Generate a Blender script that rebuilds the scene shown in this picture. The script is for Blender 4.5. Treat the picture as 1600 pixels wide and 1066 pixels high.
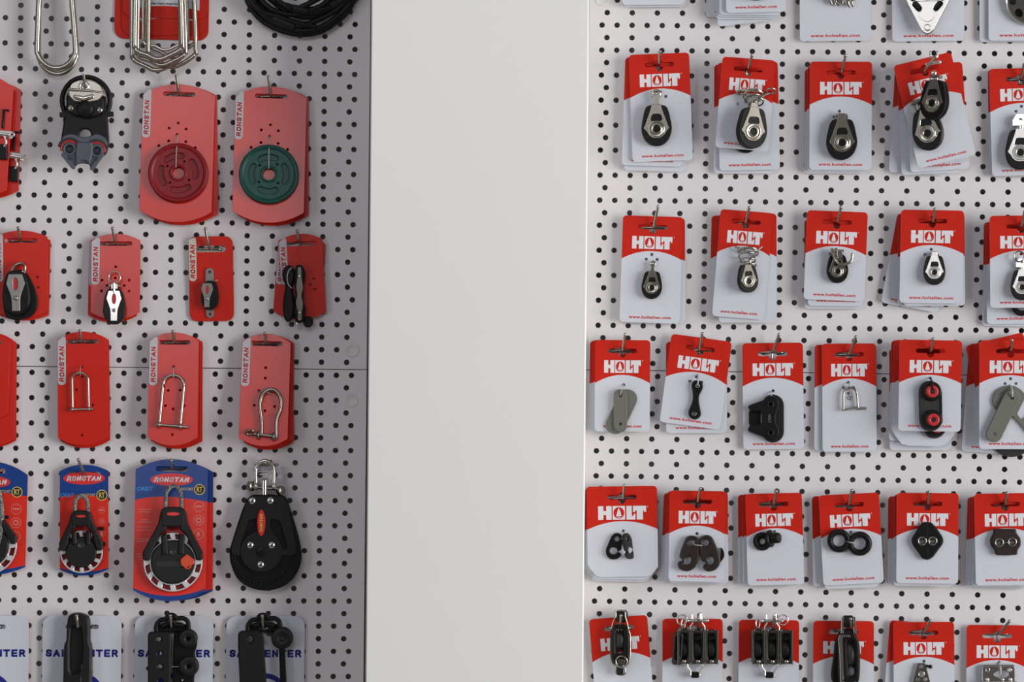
import bpy, math, random
from mathutils import Matrix, Vector
from mathutils.geometry import tessellate_polygon
random.seed(7)
R = math.radians
for o in list(bpy.data.objects): bpy.data.objects.remove(o)
SC = bpy.context.scene
COL = SC.collection
# ------------------------------------------------------------------ camera, world, lights, exposure
F = 3780.0                                    # focal length in pixels of the 1600 px frame
CAM_M = Matrix.Translation((0, -2.412, 1.5)) @ Matrix.Rotation(R(90), 4, 'X') @ Matrix.Rotation(R(0.68), 4, 'Z')
cd = bpy.data.cameras.new('camera'); cam = bpy.data.objects.new('camera', cd); COL.objects.link(cam)
cd.sensor_width = 36; cd.lens = 36 * F / 1600; cd.clip_start = 0.05; cd.clip_end = 50
cam.matrix_world = CAM_M; SC.camera = cam
SC.view_settings.view_transform = 'Standard'; SC.view_settings.look = 'None'
SC.view_settings.exposure = 0.0; SC.view_settings.gamma = 1.0; SC.view_settings.use_curve_mapping = False
w = bpy.data.worlds.new('shop_surroundings'); SC.world = w; w.use_nodes = True
wn = w.node_tree.nodes; wl = w.node_tree.links
bg = wn['Background']; tc = wn.new('ShaderNodeTexCoord'); sep = wn.new('ShaderNodeSeparateXYZ')
rp = wn.new('ShaderNodeValToRGB'); mp = wn.new('ShaderNodeMapRange')
wl.new(tc.outputs['Generated'], sep.inputs[0]); mp.inputs[1].default_value = -1; mp.inputs[2].default_value = 1
wl.new(sep.outputs['Z'], mp.inputs[0]); wl.new(mp.outputs[0], rp.inputs[0]); wl.new(rp.outputs[0], bg.inputs[0])
el = rp.color_ramp.elements
el[0].position = 0.0; el[0].color = (.42, .38, .35, 1)
el[1].position = 1.0; el[1].color = (.46, .47, .52, 1)
for p, c in ((.36, (.22, .19, .18, 1)), (.50, (.09, .08, .08, 1)), (.64, (.20, .19, .20, 1))):
    e = el.new(p); e.color = c
bg.inputs[1].default_value = 0.62

def area(name, loc, target, sx, sy, power, col):
    l = bpy.data.lights.new(name, 'AREA'); l.shape = 'RECTANGLE'; l.size = sx; l.size_y = sy
    l.energy = power; l.color = col
    o = bpy.data.objects.new(name, l); COL.objects.link(o); o.location = loc
    d = Vector(target) - Vector(loc); o.rotation_euler = d.to_track_quat('-Z', 'Y').to_euler()
    return o
area('shop_window_light', (3.35, -1.8, 1.55), (0.1, 0, 1.5), 2.4, 2.2, 152, (1, .985, .95))
area('tag_sheen_light', (-0.45, -3.0, 2.5), (-.3, 0, 1.6), 1.15, .55, 10.5, (.95, .95, 1))  # added softbox behind the camera, placed for reflections on the red tags
area('left_fill_light', (-2.4, -3.2, 1.7), (-.2, 0, 1.5), .8, 1.6, 14, (.90, .93, 1))  # added fill from the front left, no real opening there

# ------------------------------------------------------------------ materials
MATS = {}
def mat(name, col, rough=.5, metal=0., bump=0., bscale=40., spec=.5, trans=0., coat=0., var=0., aniso=0):
    m = bpy.data.materials.new(name); m.use_nodes = True
    nt = m.node_tree; n = nt.nodes; b = n['Principled BSDF']
    b.inputs['Base Color'].default_value = (*col, 1); b.inputs['Roughness'].default_value = rough
    b.inputs['Metallic'].default_value = metal; b.inputs['Specular IOR Level'].default_value = spec
    b.inputs['Transmission Weight'].default_value = trans; b.inputs['Coat Weight'].default_value = coat
    b.inputs['Coat Roughness'].default_value = .15
    co = n.new('ShaderNodeTexCoord'); no = n.new('ShaderNodeTexNoise'); no.inputs['Scale'].default_value = bscale
    no.inputs['Detail'].default_value = 4
    nt.links.new(co.outputs['Object'], no.inputs['Vector'])
    if bump:
        bu = n.new('ShaderNodeBump'); bu.inputs['Strength'].default_value = bump; bu.inputs['Distance'].default_value = .001
        nt.links.new(no.outputs['Fac'], bu.inputs['Height']); nt.links.new(bu.outputs[0], b.inputs['Normal'])
    if var:
        mx = n.new('ShaderNodeMix'); mx.data_type = 'RGBA'
        mx.inputs['A'].default_value = (*[c * (1 - var) for c in col], 1)
        mx.inputs['B'].default_value = (*[min(1, c * (1 + var)) for c in col], 1)
        nt.links.new(no.outputs['Fac'], mx.inputs['Factor']); nt.links.new(mx.outputs['Result'], b.inputs['Base Color'])
    MATS[name] = m
    return m
mat('board', (.70, .672, .688), .42, bump=.04, bscale=60, var=.015)
mat('pillar', (.86, .865, .845), .38, bump=.05, bscale=14, var=.012)
mat('backwall', (.60, .57, .56), .8, bump=.1, var=.05)
mat('satin_steel', (.62, .61, .57), .34, 1., bump=0, bscale=120)
mat('cap', (.70, .68, .67), .45)
mat('card_red', (.53, .014, .004), .5, bump=.015, bscale=20, var=.02, spec=.22)
mat('card_white', (.60, .625, .69), .40, bump=.015, bscale=20, var=.01)
mat('card_print', (.55, .012, .02), .5)
mat('plastic_red', (.58, .018, .008), .27, bump=.03, bscale=14, var=.02, spec=.5)
mat('tab_grey', (.48, .475, .50), .35, var=.02)
mat('tab_cream', (.60, .56, .47), .4)
mat('steel', (.40, .375, .325), .24, 1., bump=0, bscale=120, var=.05)
mat('steel_bright', (.68, .66, .62), .20, 1., bump=0, bscale=80)
mat('steel_dark', (.30, .28, .25), .26, 1., bump=0, bscale=120, var=.1)
mat('steel_brushed', (.36, .35, .32), .38, 1., bump=.01, bscale=200, var=.08)
mat('black_plastic', (.008, .008, .008), .38, spec=.2, bump=.06, bscale=150)
mat('black_matt', (.009, .009, .0095), .48, spec=.3, bump=.08, bscale=150, var=.15)
mat('brown_black', (.024, .016, .013), .42, spec=.35, bump=.08, bscale=150, var=.15)
mat('charcoal', (.034, .033, .031), .4, spec=.35, bump=.06, bscale=150)
mat('slate', (.075, .085, .108), .45, spec=.4, bump=.05, bscale=120, var=.1)
mat('grey_plastic', (.135, .138, .118), .55, bump=.05, bscale=120, var=.06)
mat('tooth_red', (.46, .02, .025), .4)
mat('sheave_red', (.21, .004, .008), .38, bump=.03, spec=.3)
mat('sheave_green', (.002, .060, .045), .36, bump=.03, spec=.3)
mat('orange', (.62, .06, .015), .4)
mat('blue', (.010, .050, .24), .26, bump=.02, bscale=14, var=.03)
mat('blister_red', (.70, .030, .018), .26, bump=.02, bscale=14, var=.05)
mat('ink_blue', (.006, .012, .22), .5)
mat('ink_cyan', (.03, .25, .62), .4)
mat('ink_yellow', (.72, .55, .10), .4)
mat('ink_black', (.012, .012, .012), .5)
mat('ink_white', (.70, .70, .74), .4)
mat('ink_pink', (.62, .20, .17), .4)
mat('badge_red', (.66, .03, .03), .35)
mat('teal_part', (.01, .10, .08), .4)
mat('tie_clear', (.62, .60, .62), .3, trans=.35)
mat('cord', (.40, .37, .36), .6)
mat('silver_ring', (.66, .66, .68), .35, .3)
mat('smoke', (.93, .92, .93), .06, trans=1.)
MATS['smoke'].node_tree.nodes['Principled BSDF'].inputs['IOR'].default_value = 1.12
mat('rubber', (.006, .0055, .0055), .42, spec=.25, bump=.06, bscale=100)
# speckled rope
m = mat('rope', (.2, .2, .2), .8)
n = m.node_tree.nodes; vo = n.new('ShaderNodeTexVoronoi'); vo.inputs['Scale'].default_value = 900
rr = n.new('ShaderNodeValToRGB'); rr.color_ramp.elements[0].color = (.02, .02, .02, 1); rr.color_ramp.elements[1].color = (.30, .30, .28, 1)
rr.color_ramp.elements[0].position = .3; rr.color_ramp.elements[1].position = .7
m.node_tree.links.new(n['Texture Coordinate'].outputs['Object'], vo.inputs['Vector'])
m.node_tree.links.new(vo.outputs['Distance'], rr.inputs[0]); m.node_tree.links.new(rr.outputs[0], n['Principled BSDF'].inputs['Base Color'])

# ------------------------------------------------------------------ where things stand
# each perforated wall is its own plane; poses measured in camera space (mm)
def pose(a, b, c, t):
    return Matrix.Translation(t) @ Matrix.Rotation(R(c), 4, 'Z') @ Matrix.Rotation(R(b), 4, 'Y') @ Matrix.Rotation(R(a), 4, 'X')
BOARD = {'L': pose(-.418, 3.962, -.610, (-186.41, 316.37, -2412.5)),
         'R': pose(-.205, -1.943, -.756, (119.95, 315.31, -2415.3))}
BINV = {k: v.inverted() for k, v in BOARD.items()}
MM = Matrix.Scale(.001, 4)
def wm(side): # board-local mm -> world metres (rigid part with scaled translation)
    b = BOARD[side].copy(); b.translation = b.translation * .001
    return CAM_M @ b
UN = .637  # mm per photo pixel unit for depths
def P(side, px, py, z=0.):
    """point of board plane (offset z pixel units) seen at a photo pixel, board-local mm"""
    d = Vector(((px - 800) / F, -(py - 533) / F, -1.))
    o = BINV[side] @ Vector((0, 0, 0)); q = BINV[side].to_3x3() @ d
    t = (z * UN - o.z) / q.z
    return o + q * t

# ------------------------------------------------------------------ geometry collector
class G:
    def __init__(s): s.v = []; s.f = []; s.sm = []; s.mi = []
    def add(s, v, f, sm=False, mi=0):
        b = len(s.v); s.v += [tuple(x) for x in v]
        for q in f: s.f.append(tuple(b + i for i in q)); s.sm.append(sm); s.mi.append(mi)
        return s
    def join(s, g, mi=None):
        b = len(s.v); s.v += g.v
        s.f += [tuple(b + i for i in q) for q in g.f]; s.sm += g.sm; s.mi += (g.mi if mi is None else [mi] * len(g.f))
        return s
    def xf(s, M):
        g = G(); g.v = [tuple(M @ Vector(v)) for v in s.v]; g.f = s.f; g.sm = s.sm; g.mi = s.mi
        return g
    # flat plate with holes
    def cap(s, loops, z, up=True, mi=0):
        fl = [p for l in loops for p in l]
        tr = tessellate_polygon([[Vector((p[0], p[1], 0)) for p in l] for l in loops])
        out = []
        for a, b, c in tr:
            ar = (fl[b][0] - fl[a][0]) * (fl[c][1] - fl[a][1]) - (fl[b][1] - fl[a][1]) * (fl[c][0] - fl[a][0])
            if abs(ar) < 1e-9: continue
            out.append((a, b, c) if (ar > 0) == up else (a, c, b))
        return s.add([(p[0], p[1], z) for p in fl], out, False, mi)
    def wall(s, l0, z0, l1, z1, ccw, mi=0, sm=True):
        n = len(l0); v = [(p[0], p[1], z0) for p in l0] + [(p[0], p[1], z1) for p in l1]
        f = []
        for i in range(n):
            j = (i + 1) % n
            f.append((i, j, n + j, n + i) if ccw else (j, i, n + i, n + j))
        return s.add(v, f, sm, mi)
    def slab(s, outer, z0, z1, holes=(), bev=0., mi=0, sm=None):
        sm = (len(outer) > 11) if sm is None else sm
        outer = ccwise(outer); hs = [ccwise(h) for h in holes]
        if bev:
            o2 = inset(outer, bev); h2 = [inset(h, -bev) for h in hs]
            s.wall(outer, z0, outer, z1 - bev, True, mi, sm); s.wall(outer, z1 - bev, o2, z1, True, mi, sm)
            for h, k in zip(hs, h2): s.wall(h, z0, h, z1 - bev, False, mi); s.wall(h, z1 - bev, k, z1, False, mi)
            s.cap([o2] + h2, z1, True, mi)
        else:
            s.wall(outer, z0, outer, z1, True, mi, sm)
            for h in hs: s.wall(h, z0, h, z1, False, mi)
            s.cap([outer] + hs, z1, True, mi)
        s.cap([outer] + hs, z0, False, mi)
        return s
    def tube(s, pts, r, seg=10, closed=False, mi=0, caps=True):
        pts = [Vector(p if len(p) == 3 else (p[0], p[1], 0)) for p in pts]; n = len(pts)
        rs = r if isinstance(r, (list, tuple)) else [r] * n
        tg = []
        for i in range(n):
            a = pts[(i - 1) % n] if (closed or i > 0) else pts[i]; b = pts[(i + 1) % n] if (closed or i < n - 1) else pts[i]
            t = b - a; tg.append(t.normalized() if t.length > 1e-9 else Vector((0, 0, 1)))
        up = Vector((0, 0, 1)) if abs(tg[0].z) < .9 else Vector((1, 0, 0))
        nv = (up - tg[0] * up.dot(tg[0])).normalized(); v = []
        for i in range(n):
            if i: 
                nv = nv - tg[i] * nv.dot(tg[i])
                nv = nv.normalized() if nv.length > 1e-6 else Vector((1, 0, 0))
            bn = tg[i].cross(nv)
            for k in range(seg):
                a = 2 * math.pi * k / seg
                v.append(pts[i] + (nv * math.cos(a) + bn * math.sin(a)) * rs[i])
        f = []
        for i in range(n if closed else n - 1):
            j = (i + 1) % n
            for k in range(seg):
                k2 = (k + 1) % seg
                f.append((i * seg + k, i * seg + k2, j * seg + k2, j * seg + k))
        s.add(v, f, True, mi)
        if caps and not closed:
            for i, sg in ((0, -1), (n - 1, 1)):
                c = pts[i] + tg[i] * sg * rs[i] * .45
                ring = v[i * seg:(i + 1) * seg]; mid = [c + (q - pts[i]) * .6 for q in ring]
                vv = ring + mid + [c + tg[i] * sg * rs[i] * .15]
                ff = []
                for k in range(seg):
                    k2 = (k + 1) % seg
                    q = (k, k2, seg + k2, seg + k); t = (seg + k, seg + k2, 2 * seg)
                    ff += [q, t] if sg > 0 else [q[::-1], t[::-1]]
                s.add(vv, ff, True, mi)
        return s
    def lathe(s, prof, cx=0, cy=0, seg=28, mi=0, a0=0, a1=360):
        """profile of (radius, z) turned about the z axis; listed from the outside of the back to the inside of the front"""
        n = len(prof); full = a1 - a0 >= 360; m = seg if full else seg + 1; v = []
        for k in range(m):
            a = R(a0 + (a1 - a0) * k / seg)
            for r, z in prof: v.append((cx + r * math.cos(a), cy + r * math.sin(a), z))
        f = []
        for k in range(seg):
            k2 = (k + 1) % m
            for i in range(n - 1): f.append((k * n + i, k2 * n + i, k2 * n + i + 1, k * n + i + 1))
        return s.add(v, f, True, mi)
    def ring(s, cx, cy, ro, ri, z0, z1, b=.5, seg=28, mi=0):
        return s.lathe([(ri, z0), (ro, z0), (ro, z1 - b), (ro - b, z1), (ri + b, z1), (ri, z1 - b), (ri, z0)], cx, cy, seg, mi)
    def disc(s, cx, cy, r, z0, z1, b=.5, seg=24, mi=0):
        return s.lathe([(0.001, z0), (r, z0), (r, z1 - b), (r - b, z1), (0.001, z1)], cx, cy, seg, mi)
    def torus(s, cx, cy, cz, r, t, seg=36, mi=0, sx=1., M=None):
        g = G().tube([(sx * r * math.cos(2 * math.pi * k / seg), r * math.sin(2 * math.pi * k / seg), 0) for k in range(seg)], t, 10, True)
        if M: g = g.xf(M)
        return s.join(g.xf(Matrix.Translation((cx, cy, cz))), mi)
    def box(s, cx, cy, cz, sx, sy, sz, mi=0, b=.4):
        return s.slab(rrect(sx, sy, min(sx, sy) * .18, cx, cy, 3), cz - sz / 2, cz + sz / 2, bev=min(b, sz * .3), mi=mi, sm=False)
    def ball(s, cx, cy, cz, r, mi=0, seg=14):
        pr = [(max(.001, r * math.sin(math.pi * k / 8)), -r * math.cos(math.pi * k / 8)) for k in range(9)]
        return s.join(G().lathe(pr, 0, 0, seg).xf(Matrix.Translation((cx, cy, cz))), mi)
    def screw(s, cx, cy, r, z, mi=0):
        s.lathe([(r, z), (r, z + r * .25), (r * .8, z + r * .5), (.001, z + r * .55)], cx, cy, 18, mi)
        return s

def ccwise(l):
    a = sum(l[i][0] * l[(i + 1) % len(l)][1] - l[(i + 1) % len(l)][0] * l[i][1] for i in range(len(l)))
    return list(l) if a > 0 else list(l)[::-1]
def inset(l, d):
    n = len(l); out = []
    for i in range(n):
        a, b, c = Vector(l[i - 1][:2]), Vector(l[i][:2]), Vector(l[(i + 1) % n][:2])
        e1 = (b - a); e2 = (c - b)
        if e1.length < 1e-7 or e2.length < 1e-7: out.append(tuple(b)); continue
        e1.normalize(); e2.normalize()
        n1 = Vector((-e1.y, e1.x)); n2 = Vector((-e2.y, e2.x)); m_ = n1 + n2
        k = m_.length_squared
        m_ = m_ * (2 / k) if k > .5 else n1
        if m_.length > 2: m_ = m_ * (2 / m_.length)
        p = b + m_ * d; out.append((p.x, p.y))
    return out
def circ(cx, cy, r, n=20, ry=None):
    ry = r if ry is None else ry
    return [(cx + r * math.cos(2 * math.pi * k / n), cy + ry * math.sin(2 * math.pi * k / n)) for k in range(n)]
def rrect(w_, h_, r, cx=0, cy=0, n=6):
    out = []
    for sx, sy, a0 in ((1, 1, 0), (-1, 1, 90), (-1, -1, 180), (1, -1, 270)):
        for k in range(n + 1):
            a = R(a0 + 90 * k / n)
            out.append((cx + sx * (w_ / 2 - r) + r * math.cos(a), cy + sy * (h_ / 2 - r) + r * math.sin(a)))
    return out
def stadium(x0, y0, x1, y1, r, r1=None, n=10):
    r1 = r if r1 is None else r1; a = math.atan2(y1 - y0, x1 - x0); out = []
    for k in range(n + 1):
        t = a - math.pi / 2 + math.pi * k / n; out.append((x1 + r1 * math.cos(t), y1 + r1 * math.sin(t)))
    for k in range(n + 1):
        t = a + math.pi / 2 + math.pi * k / n; out.append((x0 + r * math.cos(t), y0 + r * math.sin(t)))
    return out
def smooth(pts, n=5, closed=True):
    P_ = [Vector(p) for p in pts]; m_ = len(P_); out = []
    for i in range(m_ if closed else m_ - 1):
        p0 = P_[(i - 1) % m_] if closed or i > 0 else P_[0] * 2 - P_[1]
        p1 = P_[i]; p2 = P_[(i + 1) % m_]
        p3 = P_[(i + 2) % m_] if closed or i < m_ - 2 else P_[-1] * 2 - P_[-2]
        for k in range(n):
            t = k / n
            out.append(tuple(.5 * ((2 * p1) + (p2 - p0) * t + (2 * p0 - 5 * p1 + 4 * p2 - p3) * t * t + (3 * p1 - p0 - 3 * p2 + p3) * t ** 3)))
    if not closed: out.append(tuple(P_[-1]))
    return out
def round_poly(pts, r, n=4):
    out = []; m_ = len(pts)
    for i in range(m_):
        a, b, c = Vector(pts[i - 1]), Vector(pts[i]), Vector(pts[(i + 1) % m_])
        ri = r[i] if isinstance(r, (list, tuple)) else r
        d1 = (a - b); d2 = (c - b); t = min(ri, d1.length * .49, d2.length * .49)
        p = b + d1.normalized() * t; q = b + d2.normalized() * t
        for k in range(n + 1):
            u = k / n; z = p * (1 - u) ** 2 + b * 2 * u * (1 - u) + q * u * u; out.append(tuple(z))
    return out
_tc = {}
def text(s, width, height=None, shear=0., bold=.02, spacing=1., cx=0., cy=0., z=0., rot=0., depth=0.):
    """lettering centred at cx, cy; returns flat raised letters"""
    key = (s, shear, bold, spacing)
    if key not in _tc:
        cu = bpy.data.curves.new('t', 'FONT'); cu.body = s; cu.size = 1; cu.shear = shear; cu.offset = bold
        cu.space_character = spacing; cu.resolution_u = 3
        o = bpy.data.objects.new('t', cu); COL.objects.link(o)
        dg = bpy.context.evaluated_depsgraph_get(); me = bpy.data.meshes.new_from_object(o.evaluated_get(dg))
        vs = [tuple(v.co) for v in me.vertices]; fs = [tuple(p.vertices) for p in me.polygons]
        bpy.data.objects.remove(o); bpy.data.meshes.remove(me); bpy.data.curves.remove(cu)
        _tc[key] = (vs, fs)
    vs, fs = _tc[key]
    x0 = min(v[0] for v in vs); x1 = max(v[0] for v in vs); y0 = min(v[1] for v in vs); y1 = max(v[1] for v in vs)
    kx = width / (x1 - x0); ky = kx if height is None else height / (y1 - y0)
    g = G(); v2 = [((v[0] - (x0 + x1) / 2) * kx, (v[1] - (y0 + y1) / 2) * ky, 0) for v in vs]
    f2 = []
    for f in fs:
        a, b, c = v2[f[0]], v2[f[1]], v2[f[2]]
        ar = (b[0] - a[0]) * (c[1] - a[1]) - (b[1] - a[1]) * (c[0] - a[0])
        f2.append(f if ar > 0 else f[::-1])
    g.add(v2, f2)
    return g.xf(Matrix.Translation((cx, cy, z)) @ Matrix.Rotation(rot, 4, 'Z'))

GL = {'S': [[(.95, .80), (.80, .95), (.5, 1), (.2, .95), (.06, .76), (.2, .58), (.5, .5), (.8, .42), (.94, .24), (.8, .05), (.5, 0), (.2, .05), (.05, .2)]],
      'A': [[(0, 0), (.5, 1), (1, 0)], [(.2, .3), (.8, .3)]], 'I': [[(.5, 0), (.5, 1)]], 'L': [[(.1, 1), (.1, 0), (.95, 0)]],
      'C': [[(.95, .78), (.8, .95), (.5, 1), (.2, .92), (.05, .7), (.05, .3), (.2, .08), (.5, 0), (.8, .05), (.95, .22)]],
      'E': [[(.95, 1), (.1, 1), (.1, 0), (.95, 0)], [(.1, .5), (.85, .5)]], 'N': [[(.08, 0), (.08, 1), (.92, 0), (.92, 1)]], 'T': [[(0, 1), (1, 1)], [(.5, 1), (.5, 0)]],
      'R': [[(.1, 0), (.1, 1), (.7, 1), (.92, .88), (.92, .62), (.7, .48), (.1, .48)], [(.55, .48), (.98, 0)]],
      'O': [[(.5, 0), (.2, .05), (.05, .28), (.05, .72), (.2, .95), (.5, 1), (.8, .95), (.95, .72), (.95, .28), (.8, .05), (.5, 0)]]}
def block_text(s, width, height, th, cx=0., cy=0., z=0., rot=0., shear=0., gap=.26):
    """heavy capital lettering made of flat strokes of thickness th"""
    wd = [.32 if c == 'I' else 1. for c in s]; gp = th + height * .10; u = (width - th - gp * (len(s) - 1)) / sum(wd); H = height - th
    g = G(); x = -width / 2 + th / 2; hw = th / 2
    for c, w0 in zip(s, wd):
        for pl in GL[c]:
            q = [Vector((x + ((p[0] if c != 'I' else .5) * w0) * u, -H / 2 + p[1] * H)) for p in pl]
            q = [Vector((p.x + shear * p.y, p.y)) for p in q]
            for i in range(len(q) - 1):
                d = (q[i + 1] - q[i]).normalized(); n_ = Vector((-d.y, d.x)) * hw; e0 = d * (hw if i == 0 else 0); e1 = d * (hw if i == len(q) - 2 else 0)
                pp = [q[i] - e0 - n_, q[i + 1] + e1 - n_, q[i + 1] + e1 + n_, q[i] - e0 + n_]
                g.add([(p.x, p.y, 0) for p in pp], [(0, 1, 2, 3)])
                if i: g.add([(q[i].x + hw * math.cos(k * .785), q[i].y + hw * math.sin(k * .785), 0) for k in range(8)], [tuple(range(8))])
        x += w0 * u + gp
    return g.xf(Matrix.Translation((cx, cy, z)) @ Matrix.Rotation(rot, 4, 'Z'))

# ------------------------------------------------------------------ objects
def mesh_obj(name, g, mats, scale=1., parent=None):
    me = bpy.data.meshes.new(name)
    me.from_pydata([(v[0] * scale, v[1] * scale, v[2] * scale) for v in g.v], [], g.f)
    mats = mats if isinstance(mats, (list, tuple)) else [mats]
    for k in mats: me.materials.append(MATS[k])
    for p, s_, mi in zip(me.polygons, g.sm, g.mi): p.use_smooth = s_; p.material_index = min(mi, len(mats) - 1)
    me.update(); me.validate()
    o = bpy.data.objects.new(name, me); COL.objects.link(o)
    if parent: o.parent = parent
    return o
def tag(o, label, cat=None, group=None, kind=None):
    if label: o['label'] = label
    if cat: o['category'] = cat
    if group: o['group'] = group
    if kind: o['kind'] = kind
    return o
class Thing:
    """an Empty on the wall; its parts are written in photo-pixel units about its origin"""
    def __init__(s, side, name, label, cat, px, py, z, ang=None, to=None, group=None):
        s.side = side; s.z = z; p = P(side, px, py, z); s.p = p
        cz = -(BOARD[side] @ p).z; s.s = cz / F * .001
        q = P(side, px + 10, py, z); s.phi = math.atan2((q - p).y, (q - p).x)   # picture-level direction on the board
        if to is not None:
            b = P(side, *to, z); d = p - b; s.ang = math.atan2(d.y, d.x) - math.pi / 2; s.h = d.length * .001 / s.s
        else: s.ang = s.phi + (ang or 0.); s.h = 0
        e = bpy.data.objects.new(name, None); COL.objects.link(e); e.empty_display_size = .01
        T = Matrix.Translation(p * .001) @ Matrix.Rotation(s.ang, 4, 'Z')
        e.matrix_world = wm(side) @ T; s.e = e; s.Ti = (T.to_3x3().to_4x4() if False else T).inverted()
        tag(e, label, cat, group)
    def at(s, px, py, rot=0., k=1., z=0., sub=None):
        """matrix taking shapes drawn about photo pixel px,py (x right, y up) into this thing"""
        v = s.Ti @ (P(s.side, px, py, s.z + z) * .001); v = v / s.s; v.z = z
        M_ = Matrix.Translation(v) @ Matrix.Rotation(s.phi - s.ang + rot, 4, 'Z')
        if sub is not None: M_ = M_ @ sub
        return M_ @ Matrix.Scale(k, 4)
    def part(s, name, g, mats, parent=None, label=None):
        o = mesh_obj(name, g, mats, s.s, parent or s.e)
        if label: o['label'] = label
        return o
RY = lambda d: Matrix.Rotation(R(d), 4, 'Y')
RX = lambda d: Matrix.Rotation(R(d), 4, 'X')
RZ = lambda d: Matrix.Rotation(R(d), 4, 'Z')
TR = lambda x, y, z=0: Matrix.Translation((x, y, z))

# ------------------------------------------------------------------ the setting
def board(side, label, x0, x1, r0, r1, ytop, ybot, skip=()):
    """perforated steel panel: rows 12.5 mm apart, holes 15 mm apart on even rows and 25 mm apart on odd rows"""
    g = G(); rad = 2.78; N = 14; off = 0. if r0 < 27 else -.4
    def cell(xa, xb, ya, yb, hx, hy):
        cs = [(hx + rad * math.cos(2 * math.pi * (k + .5) / N), hy + rad * math.sin(2 * math.pi * (k + .5) / N)) for k in range(N)]
        g.cap([[(xa, ya), (xb, ya), (xb, yb), (xa, yb)], cs], 0)
        g.wall(cs, -1.2, cs, 0, False)
    def plain(xa, xb, ya, yb):
        if xb - xa > 1e-6: g.add([(xa, ya, 0), (xb, ya, 0), (xb, yb, 0), (xa, yb, 0)], [(0, 1, 2, 3)])
    ya = ytop
    for r in range(r0, r1 + 1):
        y = -12.5 * r + off; yb = y - 6.25 if r < r1 else ybot; p = 15. if r % 2 == 0 else 25.
        k0 = math.ceil((x0 + 4) / p); k1 = math.floor((x1 - 4) / p)
        xs = [k * p for k in range(k0, k1 + 1)]; last = x0
        for i, x in enumerate(xs):
            xb = x + p / 2 if i < len(xs) - 1 else min(x1, x + p / 2); xa = max(last, x - p / 2)
            plain(last, xa, yb, ya)
            if (round(x), r) in skip: plain(xa, xb, yb, ya)
            else: cell(xa, xb, yb, ya, x, y)
            last = xb
        plain(last, x1, yb, ya); ya = yb
    # folded edges
    o = [(x0, ybot), (x1, ybot), (x1, ytop), (x0, ytop)]
    g.wall(o, -46, o, 0, True, sm=False)
    ob = mesh_obj('pegboard_panel', g, 'board', .001)
    ob.matrix_world = wm(side); tag(ob, label, 'pegboard', 'perforated panels')
    return ob
board('L', 'upper perforated white metal panel left of the white pillar', -352, 45, -4, 27, 56, -343.55 - .6, {(30, 26)})
board('L', 'lower perforated white metal panel left of the white pillar, under the seam', -352, 45, 28, 56, -344.95, -12.5 * 56 - 8, {(30, 30)})
board('R', 'upper perforated white metal panel right of the white pillar', -43, 404, -4, 27, 56, -343.55 - .6, {(-30, -2)})
board('R', 'lower perforated white metal panel right of the white pillar, under the seam', -43, 404, 28, 56, -344.95, -12.5 * 56 - 8)

def cover(side, px, py, lab):
    t = Thing(side, 'cover_cap', lab, 'cover cap', px, py, 0, group='round cover caps on the panels')
    t.part('disc', G().lathe([(11, 0), (11, .5), (10.2, 1.2), (8.6, 1.3), (8.2, .9), (.001, 1.)], seg=32), 'cap')
cover('L', 550, 547.5, 'round white cover cap just above the seam, left of the pillar')
cover('L', 549, 626, 'round white cover cap below the seam, left of the pillar')
cover('R', 941, -1, 'round white cover cap at the top edge, right of the pillar')

# wall behind the panels and the pillar between them
def world_at(px, py, depth): # depth below camera plane, m
    return CAM_M @ Vector(((px - 800) / F * depth, -(py - 533) / F * depth, -depth))
g = G(); g.box(0, 0, -.03, 2.2, 1.6, .03, b=.001)
wb = mesh_obj('wall_back', g, 'backwall'); wb.matrix_world = CAM_M @ TR(0, 0, -2.412 - .035); tag(wb, None, kind='structure')
d = 2.412 - .085                                   # front face of the pillar
a0 = (580.2 - 800) / F * d; a1 = (571.0 - 800) / F * d; b0 = (920.4 - 800) / F * d; b1 = (911.2 - 800) / F * d
cx0 = (a0 + b0) / 2; wpx = b0 - a0; tilt = math.atan2((a0 - a1), 1066 / F * d)
g = G(); g.slab(rrect(wpx, 1.1, .0025, 0, 0, 4), -.13, 0, bev=.0012)
pl = mesh_obj('wall_centre', g, 'pillar'); pl.matrix_world = CAM_M @ TR((a0 + a1 + b0 + b1) / 4, 0, -d) @ Matrix.Rotation(-tilt, 4, 'Z')
tag(pl, None, kind='structure')

for nm, x, d0 in (('light_stop_1', -.5435, 2.387), ('light_stop_2', .5300, 2.400)):    # unseen strips added to keep light out of the hollow behind the panels
    g = G().box(0, 0, 0, .006, 1.5, 2.462 - d0, b=.0005); tb = mesh_obj(nm, g, 'board')
    tb.matrix_world = CAM_M @ TR(x, 0, -(d0 + 2.462) / 2); tag(tb, None, kind='structure')

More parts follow.
